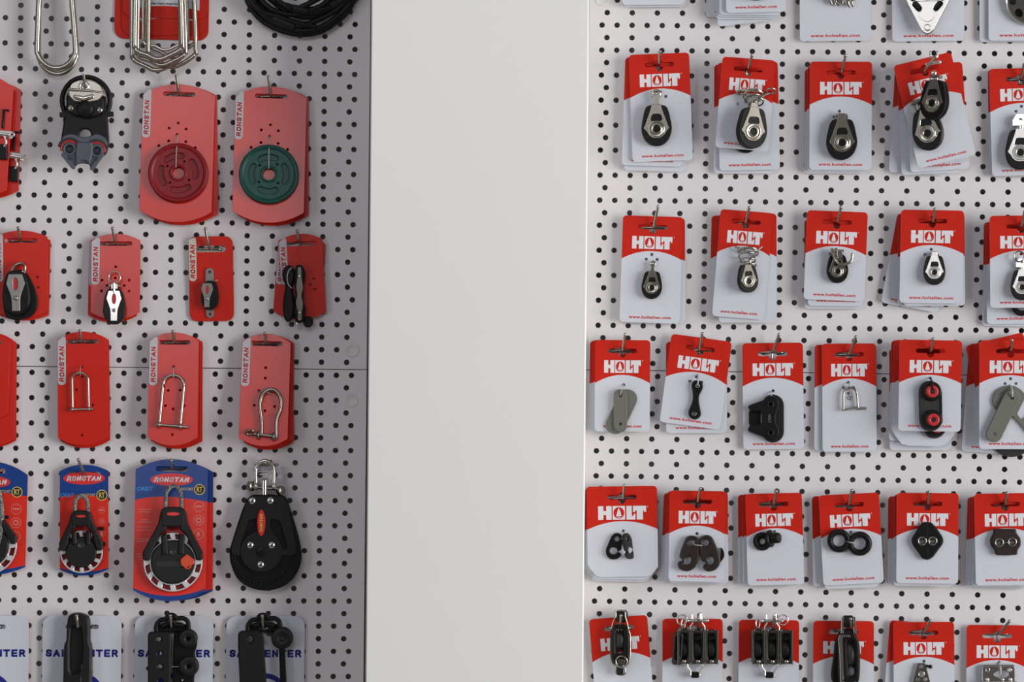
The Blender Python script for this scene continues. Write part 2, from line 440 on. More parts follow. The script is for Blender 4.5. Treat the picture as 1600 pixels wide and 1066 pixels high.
# ------------------------------------------------------------------ hooks
def hook(side, sx, sy, tx, ty, zc, lab, reach=16, bar=17, stem=True, lift=0):
    """welded wire hook: crossbar against the board, arm through the slots, turned-up end"""
    b = P(side, sx, sy - lift, zc)                   # where the arm passes the front card
    u = UN
    t = Thing(side, 'peg_hook', lab, 'hook', sx, sy, 0, group='wire hooks on the perforated panels')
    loc = lambda q: (t.Ti @ (q * .001)) / t.s
    base = loc(Vector((b.x, b.y, 0))); c = loc(b)
    tip = loc(P(side, tx, ty, zc + reach))
    z1 = c.z + 1
    path = [(base.x, base.y, 4.2), (base.x, base.y, z1 * .5), (c.x, c.y, z1)]
    m1 = Vector((c.x, c.y, z1)).lerp(tip, .22); m1.z = z1 + reach * .42
    m2 = Vector((c.x, c.y, z1)).lerp(tip, .62); m2.z = z1 + reach * .72
    path += [tuple(m1), tuple(m2), tuple(tip)]
    pp = smooth(path, 5, False)
    t.part('arm', G().tube(pp, 2.25, 12).ball(*tip, 2.7), 'steel')
    bp = smooth([(base.x - bar, base.y - .5, .6), (base.x - bar + 1.5, base.y - .3, 3.2), (base.x - bar * .5, base.y, 4.6), (base.x, base.y + .3, 5.4),
                 (base.x + bar * .5, base.y, 4.6), (base.x + bar - 1.5, base.y - .3, 3.2), (base.x + bar, base.y - .5, .6)], 4, False)
    t.part('crossbar', G().tube(bp, 2.1, 10), 'steel')
    if stem: t.part('stem', G().tube([(base.x - .6, base.y + 2, 6), (base.x - .6, base.y - 5, 5.6), (base.x - .6, base.y - 15, 2.8)], 2.0, 10), 'steel_bright')
    return t

# ------------------------------------------------------------------ red and white header cards
def cross_slot(cx, cy, w_=46, h_=7, lobe=11, up=8, dn=10.5):
    """euro slot with a round lobe, counter-clockwise"""
    r = h_ / 2; L = lobe / 2; p = []
    def arc(x, y, rr_, a0, a1, n=6):
        for k in range(n + 1):
            a = R(a0 + (a1 - a0) * k / n); p.append((x + rr_ * math.cos(a), y + rr_ * math.sin(a)))
    arc(cx + w_ / 2 - r, cy, r, -90, 90)
    if up: p.append((cx + L, cy + r)); arc(cx, cy + up - L, L, 0, 180)if up > L + r else arc(cx, cy + r * .6, L, 20, 160)
    arc(cx - w_ / 2 + r, cy, r, 90, 270)
    p.append((cx - L, cy - r)); arc(cx, cy - dn + L, L, 180, 360); p.append((cx + L, cy - r))
    out = [p[0]]
    for q in p[1:]:
        if (Vector(q) - Vector(out[-1])).length > .05: out.append(q)
    return out
def holt_letters(w_, cx, cy, z, h_=19.6):
    g = G(); k = w_ / 65.; x0 = cx - w_ / 2
    def sh(pts, holes=()):
        g.cap([ccwise([(x0 + x * k, cy - h_ / 2 + y * h_ / 19.6) for x, y in pts])] +
              [ccwise([(x0 + x * k, cy - h_ / 2 + y * h_ / 19.6) for x, y in hh]) for hh in holes], z)
    sh([(0, 0), (7.2, 0), (7.2, 7), (11.0, 7), (11.0, 0), (18.2, 0), (18.2, 19.6), (11.0, 19.6), (11.0, 12.6), (7.2, 12.6), (7.2, 19.6), (0, 19.6)])
    sq = [(19.6, 0), (36.4, 0), (36.4, 19.6), (19.6, 19.6)]
    sh(sq, [[(28 + 7.3 * math.cos(a * math.pi / 12), 9.8 + 8.2 * math.sin(a * math.pi / 12)) for a in range(24)]])
    sh([(24.2, 4.6), (31.8, 5.0), (31.2, 7.5), (29.6, 13), (27.6, 17)])
    sh([(26.2, 2.8), (30.6, 3.0), (30.4, 3.9), (26.0, 3.7)])
    sh([(38.2, 0), (50.4, 0), (50.4, 8.2), (48.2, 8.2), (47.6, 5.4), (45.6, 5.4), (45.6, 19.6), (38.2, 19.6)])
    sh([(52.2, 0), (60.6, 0), (60.6, 13.2), (61.6, 13.2), (62.2, 11), (65, 11), (65, 19.6), (47.2, 19.6), (47.2, 10.6), (49.6, 10.6), (50.6, 13.2), (52.2, 13.2)])
    g.join(text('R', 1.4, cx=x0 + w_ + 2.6, cy=cy + 9.5, z=z))
    return g
CTH = .9
def holt_card(t, w_, h_, logo=True, web=True, holes=(), cut=0., name='card', k_logo=None, parent=None, slot=None, red_side=67.5, red_mid=54.5):
    """card drawn from its top-centre at 0,0 downward"""
    r = 6.; W = w_ / 2
    top = []
    for k in range(7): a = R(90 * k / 6); top.append((W - r + r * math.cos(a), -r + r * math.sin(a)))
    for k in range(7): a = R(90 + 90 * k / 6); top.append((-W + r + r * math.cos(a), -r + r * math.sin(a)))
    arc = [(-W + w_ * k / 16, -red_side + (red_side - red_mid) * (1 - (2 * k / 16 - 1) ** 2)) for k in range(17)]
    bot = []
    if cut:
        bot = [(-W, -h_ + cut * 1.25), (-W + cut * .25, -h_ + cut * .8), (-W + cut * .8, -h_ + cut * .12), (-W + cut * 1.3, -h_), (W - cut * 1.3, -h_), (W - cut * .7, -h_ + cut * .15), (W, -h_ + cut * .95)]
    else:
        for k in range(7): a = R(180 + 90 * k / 6); bot.append((-W + r + r * math.cos(a), -h_ + r + r * math.sin(a)))
        for k in range(7): a = R(270 + 90 * k / 6); bot.append((W - r + r * math.cos(a), -h_ + r + r * math.sin(a)))
    sl = cross_slot(0, -17) if slot is None else slot
    g = G(); z1 = CTH; hs = [circ(x, y, 2.5, 12) for x, y in holes]
    reg_t = top + arc; reg_b = bot + arc[::-1]
    hs_r = [h for h, (x, y) in zip(hs, holes) if y > -red_mid - 2.6]; hs_w = [h for h in hs if h not in hs_r]
    g.cap([ccwise(reg_t), sl] + hs_r, z1, True, 0); g.cap([ccwise(reg_b)] + hs_w, z1, True, 1)
    g.cap([ccwise(reg_t), sl] + hs_r, 0, False, 1); g.cap([ccwise(reg_b)] + hs_w, 0, False, 1)
    g.wall(top[::1] + bot, 0, top + bot, z1, True, 1); g.wall(sl, 0, sl, z1, False, 0)
    for h in hs: g.wall(h, 0, h, z1, False, 1)
    c = t.part(name, g, ['card_red', 'card_white'], parent)
    if logo: 
        lw = (k_logo or w_ * .668); t.part('lettering', holt_letters(lw, -w_ * .0, -41.5, z1 + .12, 19.6 if w_ < 100 else 21.5), 'ink_white', c)
    if web: t.part('web_address', text('www.holtallen.com', w_ * .70, 4.7, bold=.035, spacing=1.12, cy=-h_ + 8.6, z=z1 + .12), 'card_print', c)
    return c

# ---- small hardware drawn about its own centre (pixel units, y up)
def attach(t, M, parts):
    """parts: list of (name, G, mat, [subparts])"""
    for p in parts:
        o = t.part(p[0], p[1].xf(M), p[2])
        for q in (p[3] if len(p) > 3 else []): t.part(q[0], q[1].xf(M), q[2], o)
EGG = [(-13, 36), (0, 37.5), (13, 36), (18, 30), (21.5, 16), (23.6, 3), (22.5, -7), (18, -17), (10, -24), (0, -26.5), (-10, -24), (-18, -17), (-22.5, -7), (-23.6, 3), (-21.5, 16), (-18, 30)]
def ball_block(head='bar', gold=False, th=13., plate='steel'):
    body = G(); e = smooth(EGG, 4)
    body.slab(e, 0, th * .36, bev=.9).slab([(x * .86, y * .90 - .5) for x, y in e], th * .36, th * .62)
    body.slab(e, th * .62, th, bev=1.4)
    pl = round_poly([(-7, 38), (7, 38), (9, 30), (17.6, 6), (20, 1), (14.8, -4), (12.5, -9), (6, -14.4), (-6, -14.4), (-12.5, -9), (-14.8, -4), (-20, 1), (-17.6, 6), (-9, 30)], [1, 1, 4, 6, 1, 3, 5, 7, 7, 5, 3, 1, 6, 4], 4)
    win = round_poly([(-9.5, 12.5), (9.5, 12.5), (7.6, 23), (-7.6, 23)], [2, 3, 4, 4], 4)
    sp = G().slab(pl, th, th + 1.5, [win, circ(0, 0, 5.4, 18)], bev=.5)
    bk = G().slab(pl, -1.2, 0, [win])
    ring = G().lathe([(13, th + 1.4), (12.4, th + 2.6), (11.2, th + 2.9), (9.3, th + 2.), (8.2, th + 2.), (7.4, th + 3.1), (6.4, th + 3.), (5.6, th + 1.2), (5.4, th - 8)])
    ring.disc(0, 0, 5.5, th - 9, th - 7)
    hub = G().disc(0, 0, 5.45, 2, th * .5)
    sub = [('side_plate', sp.join(bk), plate), ('bearing_ring', ring, plate), ('hub', hub, 'steel_brushed')]
    hd = G()
    if head == 'bar':
        hd.slab(round_poly([(-5, 36), (5, 36), (3.6, 46), (5.6, 54), (-5.6, 54), (-3.6, 46)], 2), th * .3, th * .9, bev=.8)
        hd.tube(smooth([(-5, 52, th * .6), (-5.5, 57, th * .6), (0, 60, th * .6), (5.5, 57, th * .6), (5, 52, th * .6)], 4, False), 2.6, 8)
    elif head == 'stub':
        hd.slab(round_poly([(-7, 34), (7, 34), (6.4, 46), (-6.4, 46)], 2), 1, th * .95, bev=1.4)
        hd.tube([(-8, 43, th * .5), (8, 43, th * .5)], 2.2, 8)
    elif head == 'swivel':
        hd.tube([(0, 34, th * .5), (0, 42, th * .5)], 4.2, 12).slab(rrect(17, 5, 1.5, 0, 43), 1, th, bev=.8)
    sub.append(('head', hd, plate))
    return [('pulley_block', body, 'black_plastic', sub)]
def u_shackle(w_, h_, r, pin_l, pin_r, m='steel', flare=0., eye=2.0, head=True, z=5.):
    """U drawn with its bend at the top (0,0) and pin at -h_"""
    a = w_ / 2; pts = [(-a - flare, -h_, z)]
    pts += [(-a, -a - 6, z)] + [(-a * math.cos(R(t)), -a + a * math.sin(R(t)), z) for t in range(0, 181, 15)] + [(a, -a - 6, z), (a + flare, -h_, z)]
    g = G().tube(smooth(pts, 3, False), r, 12)
    for s_ in (-1, 1): g.join(G().ring(0, 0, r * eye, r * .8, -r * .8, r * .8, b=.6).xf(TR(s_ * (a + flare), -h_, z) @ RY(90)))
    pin = G().tube([(-a - flare - pin_l, -h_, z), (a + flare + pin_r, -h_, z)], r * .85, 10)
    if head: pin.join(G().disc(0, 0, r * 1.7, -1.2, 1.6, b=.5).xf(TR(-a - flare - r * 1.1, -h_, z) @ RY(90)))
    return [('shackle', g, m, [('pin', pin, m)])]
def tie(t, x0, y0, x1, y1, z=2, r=.8, m='cord', arch=3):
    """thin tie in photo pixels that fixes the goods on the card"""
    M0 = t.at(x0, y0, z=0); M1 = t.at(x1, y1, z=0); a = M0.translation; b = M1.translation
    mid = (a + b) / 2
    return G().tube(smooth([(a.x, a.y, CTH), (mid.x, mid.y, z + arch), (b.x, b.y, z)], 5, False), r, 6)

LOW = -60.5
H3 = [(0, -60), (-8.5, -67.5), (8.5, -67.5)]
H1 = [(0, -64)]
def dep(t): return t.e
STK = []
def stack(lab, side, slot_tip, cards, z0=7, short='', reach=16, gaps=None, cat='hardware pack', name='carded_hardware', hook_lab=None, **hk):
    """cards listed back to front: dict(t=(x,y) top centre, b=(x,y) bottom centre, w=width, ...)"""
    z = z0; n = len(cards); out = []; gi = 0
    words = ['first', 'second', 'third', 'fourth', 'fifth', 'sixth', 'seventh']
    for i, c in enumerate(cards):
        front = i == n - 1
        if front: lb = lab; nm, ct = kind_of(lab); grp = 'packs hanging in rows on the right panels'
        else:
            pos = n - 1 - i
            lb = c.get('lab') or '%s red and white card down behind the %s' % (words[pos - 1], short)
            nm = 'display_card'; ct = 'card'; grp = 'spare cards behind the front packs'
        t = Thing(side, nm, lb, ct, c['t'][0], c['t'][1], z, to=c['b'], group=grp)
        holt_card(t, c['w'] * 1.0, t.h, logo=c.get('logo', front), web=c.get('web', True), holes=c.get('holes', H3 if front else ()), cut=c.get('cut', 0.), k_logo=c.get('lw'))
        out.append(t); zt = z
        z += c.get('gap', 5)
    if not slot_tip:
        tx, ty = cards[-1]['t']; slot_tip = (tx + .5, ty + 17, tx + 6, ty - 6); hook_lab = hook_lab or 'wire hook holding the ' + ' '.join(lab.split(',')[0].split()[:11])
    if slot_tip:
        sx, sy, tx, ty = slot_tip
        hook(side, sx, sy, tx, ty, zt, hook_lab or 'steel wire hook holding the %s' % short, reach, **hk)
    return out
KINDS = [('sheave', 'sheave', 'sheave'), ('shackle', 'shackle', 'shackle'), ('clip', 'hook_clip', 'clip'), ('clamp', 'rope_clamp', 'rope clamp'), ('chainplate', 'chainplate', 'chainplate'), ('plates', 'backing_plate', 'backing plate'),
         ('strap, third', 'eye_strap', 'deck eye'), ('cleat', 'cam_cleat', 'cleat'), ('rubber rings', 'rubber_ring', 'rubber rings'), ('plug', 'ring_and_plug', 'ring and plug'), ('bracket', 'bracket', 'bracket'),
         ('latch', 'lever_latch', 'lever latch'), ('block', 'pulley_block', 'pulley block')]
def kind_of(lab):
    for k, a, b in KINDS:
        if k in lab: return 'carded_' + a, b
    return 'header_card', 'card'
def C_(t, b, w_, **k): return dict(t=t, b=b, w=w_, **k)
def ab(ax, ay, pts): return [(p[0] - ax, ay - p[1]) + tuple(p[2:]) for p in pts]
def put(t, px, py, parts, rot=0., k=1., z=None, sub=None): attach(t, t.at(px, py, R(rot), k, CTH + .6 if z is None else z, sub), parts)

# ================================================================== RIGHT WALL
# ---- top, cut by the frame
s = stack('white card hanging at the top edge close to the pillar, goods out of sight', 'R', None, [C_((1023, -160), (1024, 11), 97, web=False, lab='lowest white card of the pair at the top edge nearest the pillar'), C_((1021, -162), (1021.5, 7.6), 98, web=False)], short='')
s = stack('white card with a dark green round fitting, top edge', 'R', None, [
    C_((1160, -145), (1149, 29), 94, lab='most tilted white card fanned left under the green fitting card'),
    C_((1150, -130), (1170, 36), 96, web=False, lab='white card twisted clockwise, lowest point of the fan at the top edge'),
    C_((1166, -140), (1166, 30), 94, web=False, lab='back white card of the neat pile under the green fitting card'),
    C_((1170, -145), (1168, 26.5), 94, web=False, lab='middle white card of the neat pile under the green fitting card'),
    C_((1173, -147), (1171, 23.5), 94, web=False, lab='white card directly behind the green fitting card'), C_((1178, -148), (1181.5, 19.4), 93)], z0=6)
t = s[-1]
b = G(); b.lathe([(25, 0), (25, 4), (22, 6), (22, 9), (25, 11), (25, 13), (12, 14), (9, 12), (9, 0)])
put(t, 1182, -24, [('sheave', b, 'teal_part')])
s = stack('wide white card with a bundle of dark metal clips at the top edge', 'R', None, [C_((1304, -130), (1305, 64.3), 110, lw=76)])
t = s[-1]; b = G(); rnd = random.Random(3)
for i in range(7):
    x = 1296 + i * 5.6; y = 1 + rnd.uniform(-2, 3)
    b.tube(smooth(ab(1312, 0, [(x, -22, 5 + i % 3 * 3), (x + 2, -6, 9), (x + rnd.uniform(-3, 3), y, 7), (x + 3, y + 7, 5)]), 4, False), 2.0, 8)
    b.tube(smooth(ab(1312, 0, [(x - 3, -12, 10), (x + 2, y - 1, 12), (x + 6, -10, 9)]), 4, False), 1.5, 8)
b.box(0, 24, 7, 34, 22, 10)
put(t, 1312, 0, [('clip_bundle', b, 'steel_dark')])
s = stack('wide white card with a long triangular steel plate block, top edge', 'R', None, [C_((1449, -130), (1450.5, 64.4), 112, lw=76)])
t = s[-1]
o = ab(1449.5, 0, [(1414.5, -12), (1449.5, -36), (1484.5, -12), (1482.5, 2), (1458, 50.5), (1449.5, 56), (1441, 50.5), (1416.5, 2)])
o = round_poly(o, [20, 26, 20, 14, 7, 6, 7, 14], 6)
hl = [circ(0, -24.8, 10.3, 20)] + [stadium(-16 * sg - 3 * sg, -8 - 0, -16 * sg + 2.6 * sg, -14.8, 4.6) for sg in (-1, 1)] + [stadium(-24 * sg, 4, -22 * sg, 1, 4.6) for sg in (-1, 1)] + [circ(0, 3, 6, 14), circ(0, -45, 5, 14)]
b = G().slab(o, 9, 11.5, hl, bev=.6).slab(o, 0, 1.5, [circ(0, -24.8, 10.3, 20)])
r1 = G().ring(0, -45.1, 5.2, 3.4, 2, 12.5)
sh = G().lathe([(25, 2), (25, 4), (21, 5.5), (25, 7), (25, 8.6), (19, 8.8), (6, 8.2), (6, 2)], 0, 1, 36)
rm = G().ring(0, 1, 27.4, 25.2, 2, 8.4)
put(t, 1449.5, 0, sub=RY(-9) @ RX(-3), z=7, parts=[('plate_block', b, 'satin_steel', [('sheave', sh, 'black_plastic'), ('sheave_rim', rm, 'steel_bright'), ('eyelet', r1, 'steel_bright')])])
s = stack('wide white card with a round steel sheave, top right corner', 'R', None, [C_((1584, -130), (1585, 65.5), 108, lab='white card behind the round steel sheave card, top right corner', web=False), C_((1599, -131), (1600, 63.5), 110, lw=76)])
t = s[-1]
hl = [stadium(28 * math.cos(R(a)), 28 * math.sin(R(a)), 28.5 * math.cos(R(a + 6)), 28.5 * math.sin(R(a + 6)), 5.4) for a in range(0, 360, 45)]
b = G().slab(circ(0, 0, 37.5, 40), 1, 7, hl, bev=.8)
r1 = G().lathe([(40.5, 0), (41, 5), (40, 8), (37.6, 8.4), (37, 5), (37, 0)], seg=44); r1.ring(0, 0, 10, 6, 7, 9)
b2 = G().disc(0, 0, 36, .4, 2.5, seg=32)
put(t, 1610, 0, [('sheave', b, 'steel_dark', [('rim', r1, 'steel_bright'), ('bearing', b2, 'black_plastic')])])

# ---- first full row
s = stack('card with a fixed-eye black and steel ball block, first full row next to the pillar', 'R', (1029.6, 100.7, 1031, 81), [
    C_((1027, 95), (1023, 267.5), 95, web=False), C_((1024, 91), (1018.5, 259.5), 94), C_((1029.5, 84), (1035.6, 251.8), 94)], short='fixed-eye ball block in the first full row')
t = s[-1]; put(t, 1025.7, 202.5, ball_block('bar'), rot=1)
t.part('cable_tie', tie(t, 1029, 143, 1030, 152, 9), 'tie_clear')
def coil(pts_rings, r=1.5):
    g = G()
    for cx, cy, cz, rad, sx, rx, ry in pts_rings: g.torus(cx, cy, cz, rad, r, 26, 0, sx, RY(ry) @ RX(rx))
    return g
s = stack('short card with a swivel ball block turned sideways and tangled steel rings, first full row', 'R', (1168.5, 107.5, 1175, 86), [
    C_((1163, 101), (1162.5, 271), 94, web=False), C_((1168, 97), (1171.5, 266), 94, gap=24, lab='long red and white card with a black block peeping out under the ringed block'), C_((1170.5, 91.5), (1159, 233.5), 83, holes=[(-12, -72), (0, -64), (11, -72)])],
    short='ringed swivel block in the first full row')
put(s[1], 1165, 213, ball_block('bar'), rot=2)
t = s[-1]; put(t, 1172, 206.5, ball_block('stub'), rot=-3, sub=RY(17), z=8)
rings = coil([(0, 2, 6, 14, 1.15, 62, 0), (-1, -3, 8, 12, 1.1, 60, 15), (2, -7, 9, 11, 1.2, 52, -20), (0, 6, 7, 13, 1.1, 70, -10), (27, 9, 8, 6.2, 1.15, 55, 10), (-21, 7, 6, 4.6, 1.2, 60, 0)])
rings.tube(smooth([(-6, -16, 8), (-2, -8, 10), (8, -4, 12), (16, 2, 11), (24, 5, 9)], 4, False), 1.8, 8).tube([(3, -22, 9), (3, -6, 9)], 3.4, 10)
put(t, 1177, 152, [('split_rings', rings, 'steel')])
s = stack('card with a stub-head ball block hanging square, first full row', 'R', (1314, 113.8, 1321, 86.6), [
    C_((1306, 108), (1305, 271), 97, web=False), C_((1309, 104), (1308, 268), 95, web=False), C_((1314, 96.5), (1313, 265.5), 97, holes=[(-2, -77.5), (-10, -87), (9, -87)])], short='stub-head ball block in the first full row')
put(s[-1], 1314.4, 224, ball_block('stub'), rot=0)
s = stack('strongly tilted card with two swivel ball blocks one above the other, first full row', 'R', (1440.5, 113, 1462, 89), [
    C_((1445, 104), (1435, 272), 92, web=False, lab='left-most white card fanned out behind the two tilted blocks'), C_((1447, 104), (1455, 271.5), 92, web=False, lab='second card from the left in the fan behind the two tilted blocks'),
    C_((1457, 100), (1469, 266.5), 92, gap=20, lab='card showing its corner on the right behind the two tilted blocks'), C_((1440.5, 92), (1480, 252.6), 92, holes=[(0, -62)])], short='two tilted blocks in the first full row', reach=40)
t = s[-1]; put(t, 1451.6, 209, ball_block('swivel'), rot=8, sub=RY(-18), z=6)
put(t, 1463, 162.7, ball_block('swivel'), rot=-4, k=.97, sub=RY(-38), z=22)
u = u_shackle(11, 9, 1.7, 3, 5, 'steel_bright', z=0, head=True)
put(t, 1459, 96, [('head_shackle', u[0][1].xf(RZ(180) @ TR(0, -4, 0)), 'steel_bright', [('clevis_pin', G().tube([(-12, -5, 0), (8, -1, 0)], 2.3, 10).ball(9, -1, 0, 3).disc(0, -18, 4, -3, 3), 'steel_bright')])], z=30)
put(t, 1433, 160, [('swivel_head', G().tube([(-9, -2, 4), (9, 3, 4)], 4, 12).tube([(0, -4, 4), (2, -12, 4)], 5.5, 12).ball(10, 6, 6, 3), 'steel_dark')], z=6)
s = stack('card with a bright chrome swivel block cut by the right edge, first full row', 'R', (1594, 123.8, 1600, 101), [C_((1592, 108), (1594.5, 275.5), 97, web=False), C_((1594, 106.5), (1599, 274), 97)], short='chrome swivel block at the right edge')
def chrome_swivel(k=1.):
    pr = ball_block('bar', plate='satin_steel')[0]
    hd = G().tube([(0, 34, 7), (0, 44, 7)], 6, 14); cl = round_poly([(-12, 44), (12, 44), (13, 52), (7, 62), (-7, 62), (-13, 52)], 3)
    hd.slab(cl, 9, 12, [circ(0, 52, 2.8, 12)], bev=.6).slab(cl, 0, 3).box(0, 45, 6, 25, 4, 13)
    sub = [q for q in pr[3] if q[0] != 'head'] + [('head', hd, 'steel_bright')]
    return [('pulley_block', pr[1], pr[2], sub)]
put(s[-1], 1594.5, 240, chrome_swivel(), k=.98, sub=RY(-10) @ RX(-3), z=5)

# ---- second row
s = stack('card with a small fixed-eye ball block, second row next to the pillar', 'R', (1021, 355.6, 1028, 322.8), [C_((1023, 341), (1024, 505), 94, web=False), C_((1020.5, 338), (1015, 504.5), 94)], short='small second-row block nearest the pillar')
t = s[-1]; put(t, 1018.2, 449.5, ball_block('bar'), k=.68, rot=-2)
s = stack('card with a small ball block turned sideways under a coil of steel rings, second row', 'R', (1164.5, 349, 1170.5, 324.5), [C_((1157, 338), (1153, 491), 90, web=False), C_((1168, 334), (1168.5, 504), 90, web=False), C_((1167, 330), (1153.5, 497), 82, holes=())], short='coil-ringed small block in the second row')
t = s[-1]; put(t, 1167, 439.7, ball_block('stub'), k=.68, rot=3, sub=RY(16), z=6)
rings = coil([(0, 8, 6, 12, 1.3, 68, 0), (-1, 0, 7, 11, 1.2, 62, 10), (0, -7, 8, 10, 1.2, 70, -12), (1, -15, 8, 9.5, 1.3, 74, 8), (2, 5, 6, 12, 1.2, 58, -18)], 1.35)
rings.tube(smooth([(-20, 14, 6), (-8, 10, 9), (6, 4, 11), (14, 8, 11), (22, 14, 9)], 4, False), 1.5, 8).tube([(3, -20, 8), (3, -6, 8)], 2.6, 10)
put(t, 1168, 400, [('split_rings', rings, 'steel')])
s = stack('short card with a small block and a curved steel snap hook, second row', 'R', (1308, 347.5, 1314, 323.7), [C_((1304, 343), (1304, 482.5), 94, web=False), C_((1307, 338), (1305.5, 478.5), 86), C_((1308.5, 330.3), (1303, 469.5), 94.5)], short='snap-hook block in the second row')
t = s[-1]; put(t, 1308, 424, ball_block('stub'), k=.70)
hk_ = G().tube(smooth([(-9, 8, 9), (-7, 0, 12), (-3, -10, 15), (4, -16, 16), (13, -15, 15), (20, -11, 14), (22, -5, 13), (22, 1, 13)], 5, False), [2.6] * 6 + [2.4] * 30, 10)
hk_.v = hk_.v
put(t, 1308, 398, [('snap_hook', hk_, 'steel'), ('clevis', G().box(2.5, 0, 12, 8, 11, 6, b=.6).tube([(-7, 6, 8), (9, 6, 8)], 2.2, 10), 'steel_bright')], z=2)
s = stack('card with a small stub-head block over a fanned-out pile, second row', 'R', (1457, 347, 1460.9, 326.8), [
    C_((1447, 341), (1421, 481), 90, lab='card fanned far out to the left behind the small stub-head block'), C_((1451, 335), (1450, 476.5), 95, web=False), C_((1459, 333), (1460, 478), 95, web=False), C_((1457, 328.5), (1454.5, 474), 98, holes=[(-1, -61.5), (-10.5, -70), (8.5, -70)])], short='small stub-head block in the second row')
put(s[-1], 1460, 426.9, ball_block('stub', plate='satin_steel'), k=.72, sub=RY(-8) @ RX(-6), z=4)
s = stack('card with a chrome block and split ring cut by the right edge, second row', 'R', (1595, 354, 1601, 331), [C_((1586, 348), (1583.5, 510), 97, web=False), C_((1588, 346), (1591, 506), 97, gap=20, lab='low-hanging card with a second chrome block under the one at the right edge, second row'), C_((1595, 337), (1596, 481), 97)], short='chrome block at the right edge, second row')
put(s[1], 1596, 475, chrome_swivel(), k=.72); t = s[-1]; put(t, 1597, 450.4, chrome_swivel(), k=.74, sub=RY(-10) @ RX(-7), z=5)
put(t, 1591, 401, [('split_ring', G().torus(0, 0, 8, 8, 1.2, 28), 'steel')])

# ---- third row
s = stack('card with a pair of grey plastic backing plates, third row next to the pillar', 'R', (972, 548.8, 976.6, 522.9), [C_((965, 533), (963, 675.6), 86, web=False, logo=False), C_((968, 532), (966, 675), 85, web=False), C_((973, 531.5), (972, 674.5), 86, holes=[(2, -70)])], short='grey plates in the third row')
t = s[-1]
b1 = G().slab(stadium(0, 0, -19, -40, 15.2), 0, 3, [circ(-19, -40, 2.3, 12)], bev=.7)
put(t, 980.5, 623.5, [('backing_plate', b1, 'grey_plastic')])
b2 = G().slab(stadium(0, 0, .5, -46.5, 10.4), 3, 7, [circ(0, 0, 2.3, 12), circ(.3, -44, 2.3, 12)], bev=.7)
put(t, 969, 618.5, [('backing_plate', b2, 'grey_plastic')])
t.part('cable_tie', tie(t, 974, 601, 968.7, 618, 8, .7), 'tie_clear')
s = stack('tilted card with a small black curved deck eye strap, third row', 'R', (1092.5, 547.5, 1097.2, 521.6), [C_((1088, 534), (1088.5, 677), 95), C_((1096.5, 528), (1077.8, 665.6), 95, holes=[(0, -62), (-9, -70), (9, -69)])], short='tilted eye strap card in the third row')
t = s[-1]
o = smooth(ab(1087, 625, [(1080.5, 603), (1083, 596.5), (1089.7, 594.2), (1096, 597), (1098.3, 604), (1096, 611), (1092.5, 618), (1092, 628), (1094.3, 640), (1095, 648), (1091, 653.6), (1085, 655.3), (1079, 653), (1075.6, 647), (1077, 639), (1081, 630), (1082.5, 621), (1082, 612)]), 4)
put(t, 1087, 625, [('eye_strap', G().slab(o, 0, 6, [circ(2.7, 22, 3.3, 14), circ(-2.3, -21.5, 3.6, 14)], bev=1.6), 'black_plastic', [('eyelet', G().ring(2.7, 22, 3.5, 2.3, 4, 6.8, .3).ring(-2.3, -21.5, 3.7, 3.0, 4, 6.4, .3), 'steel_brushed')])])
t.part('cable_tie', tie(t, 1091, 585, 1089.7, 602, 9, 1.4), 'tie_clear')
s = stack('single card with a black cam cleat fairlead, third row over the board seam', 'R', (1206.5, 552, 1217.2, 522.9), [C_((1207, 536), (1209, 702), 94.5, holes=[(0, -75)])], short='cam cleat fairlead in the third row', lift=1.5)
t = s[-1]
base = G().slab(stadium(1208, -633.5, 1208, -674.3, 17) and stadium(0, 20.5, 0, -20.5, 17), 0, 6, bev=1.2)
fr = round_poly([(4, 34), (10, 30), (11.5, 20), (6, 6), (6, -6), (12, -18), (11, -27), (3, -34), (-12, -29), (-36, -20), (-37, -16.5), (-33, -9), (-18, -9), (-14, -5), (-14, 7), (-18, 11), (-33, 11), (-37, 18), (-34, 21), (-12, 29)], [5, 5, 8, 10, 10, 8, 5, 5, 4, 2, 1, 1, 3, 3, 3, 3, 1, 1, 2, 4], 4)
fg = G().slab(fr, 6, 13, [circ(-2, 22, 3.2, 14), circ(-2, -22, 3.2, 14)], bev=1.8)
fg.slab(rrect(18, 22, 2, -26, 1), 0, 5, bev=.6)
bs = G().ring(-2, 22, 5.6, 3.2, 10, 14.2).ring(-2, -22, 5.6, 3.2, 10, 14.2)
put(t, 1205, 654, [('cleat_base', base.xf(TR(2.5, 0)), 'black_matt'), ('fairlead', fg, 'black_plastic', [('boss', bs, 'black_matt'), ('embossed_letters', text('HOLT', 13, 4.4, rot=R(-90), cx=-3.6, cy=0, z=13.3), 'grey_plastic')])])
t.part('cable_tie', tie(t, 1204.5, 612, 1204.5, 620, 5, 1.3), 'tie_clear')
s = stack('card with a small bright steel shackle, third row', 'R', (1325.6, 554.4, 1337.3, 526.6), [C_((1317, 539), (1316.5, 704.5), 88, web=False), C_((1326.5, 537), (1327.5, 706), 84, holes=[(-1.5, -61), (-9, -69), (6.5, -69), (-1.5, -78)])], short='small steel shackle in the third row')
t = s[-1]; g = G().tube(smooth(ab(1328, 622, [(1317, 640, 5), (1317.2, 625, 5), (1317.5, 616, 5), (1320, 609, 5), (1326, 605.5, 5), (1333, 607, 5), (1337, 612, 5), (1338.6, 620, 5), (1340.3, 638, 5)]), 4, False), 1.9, 10)
pn = G().tube(ab(1328, 622, [(1315.5, 641, 5), (1338, 636.5, 5)]), 1.5, 10).tube(ab(1328, 622, [(1338, 638.5, 5), (1352, 638, 5)]), 2.2, 10).ring(0, 0, 3.4, 1.6, -1.4, 1.4)
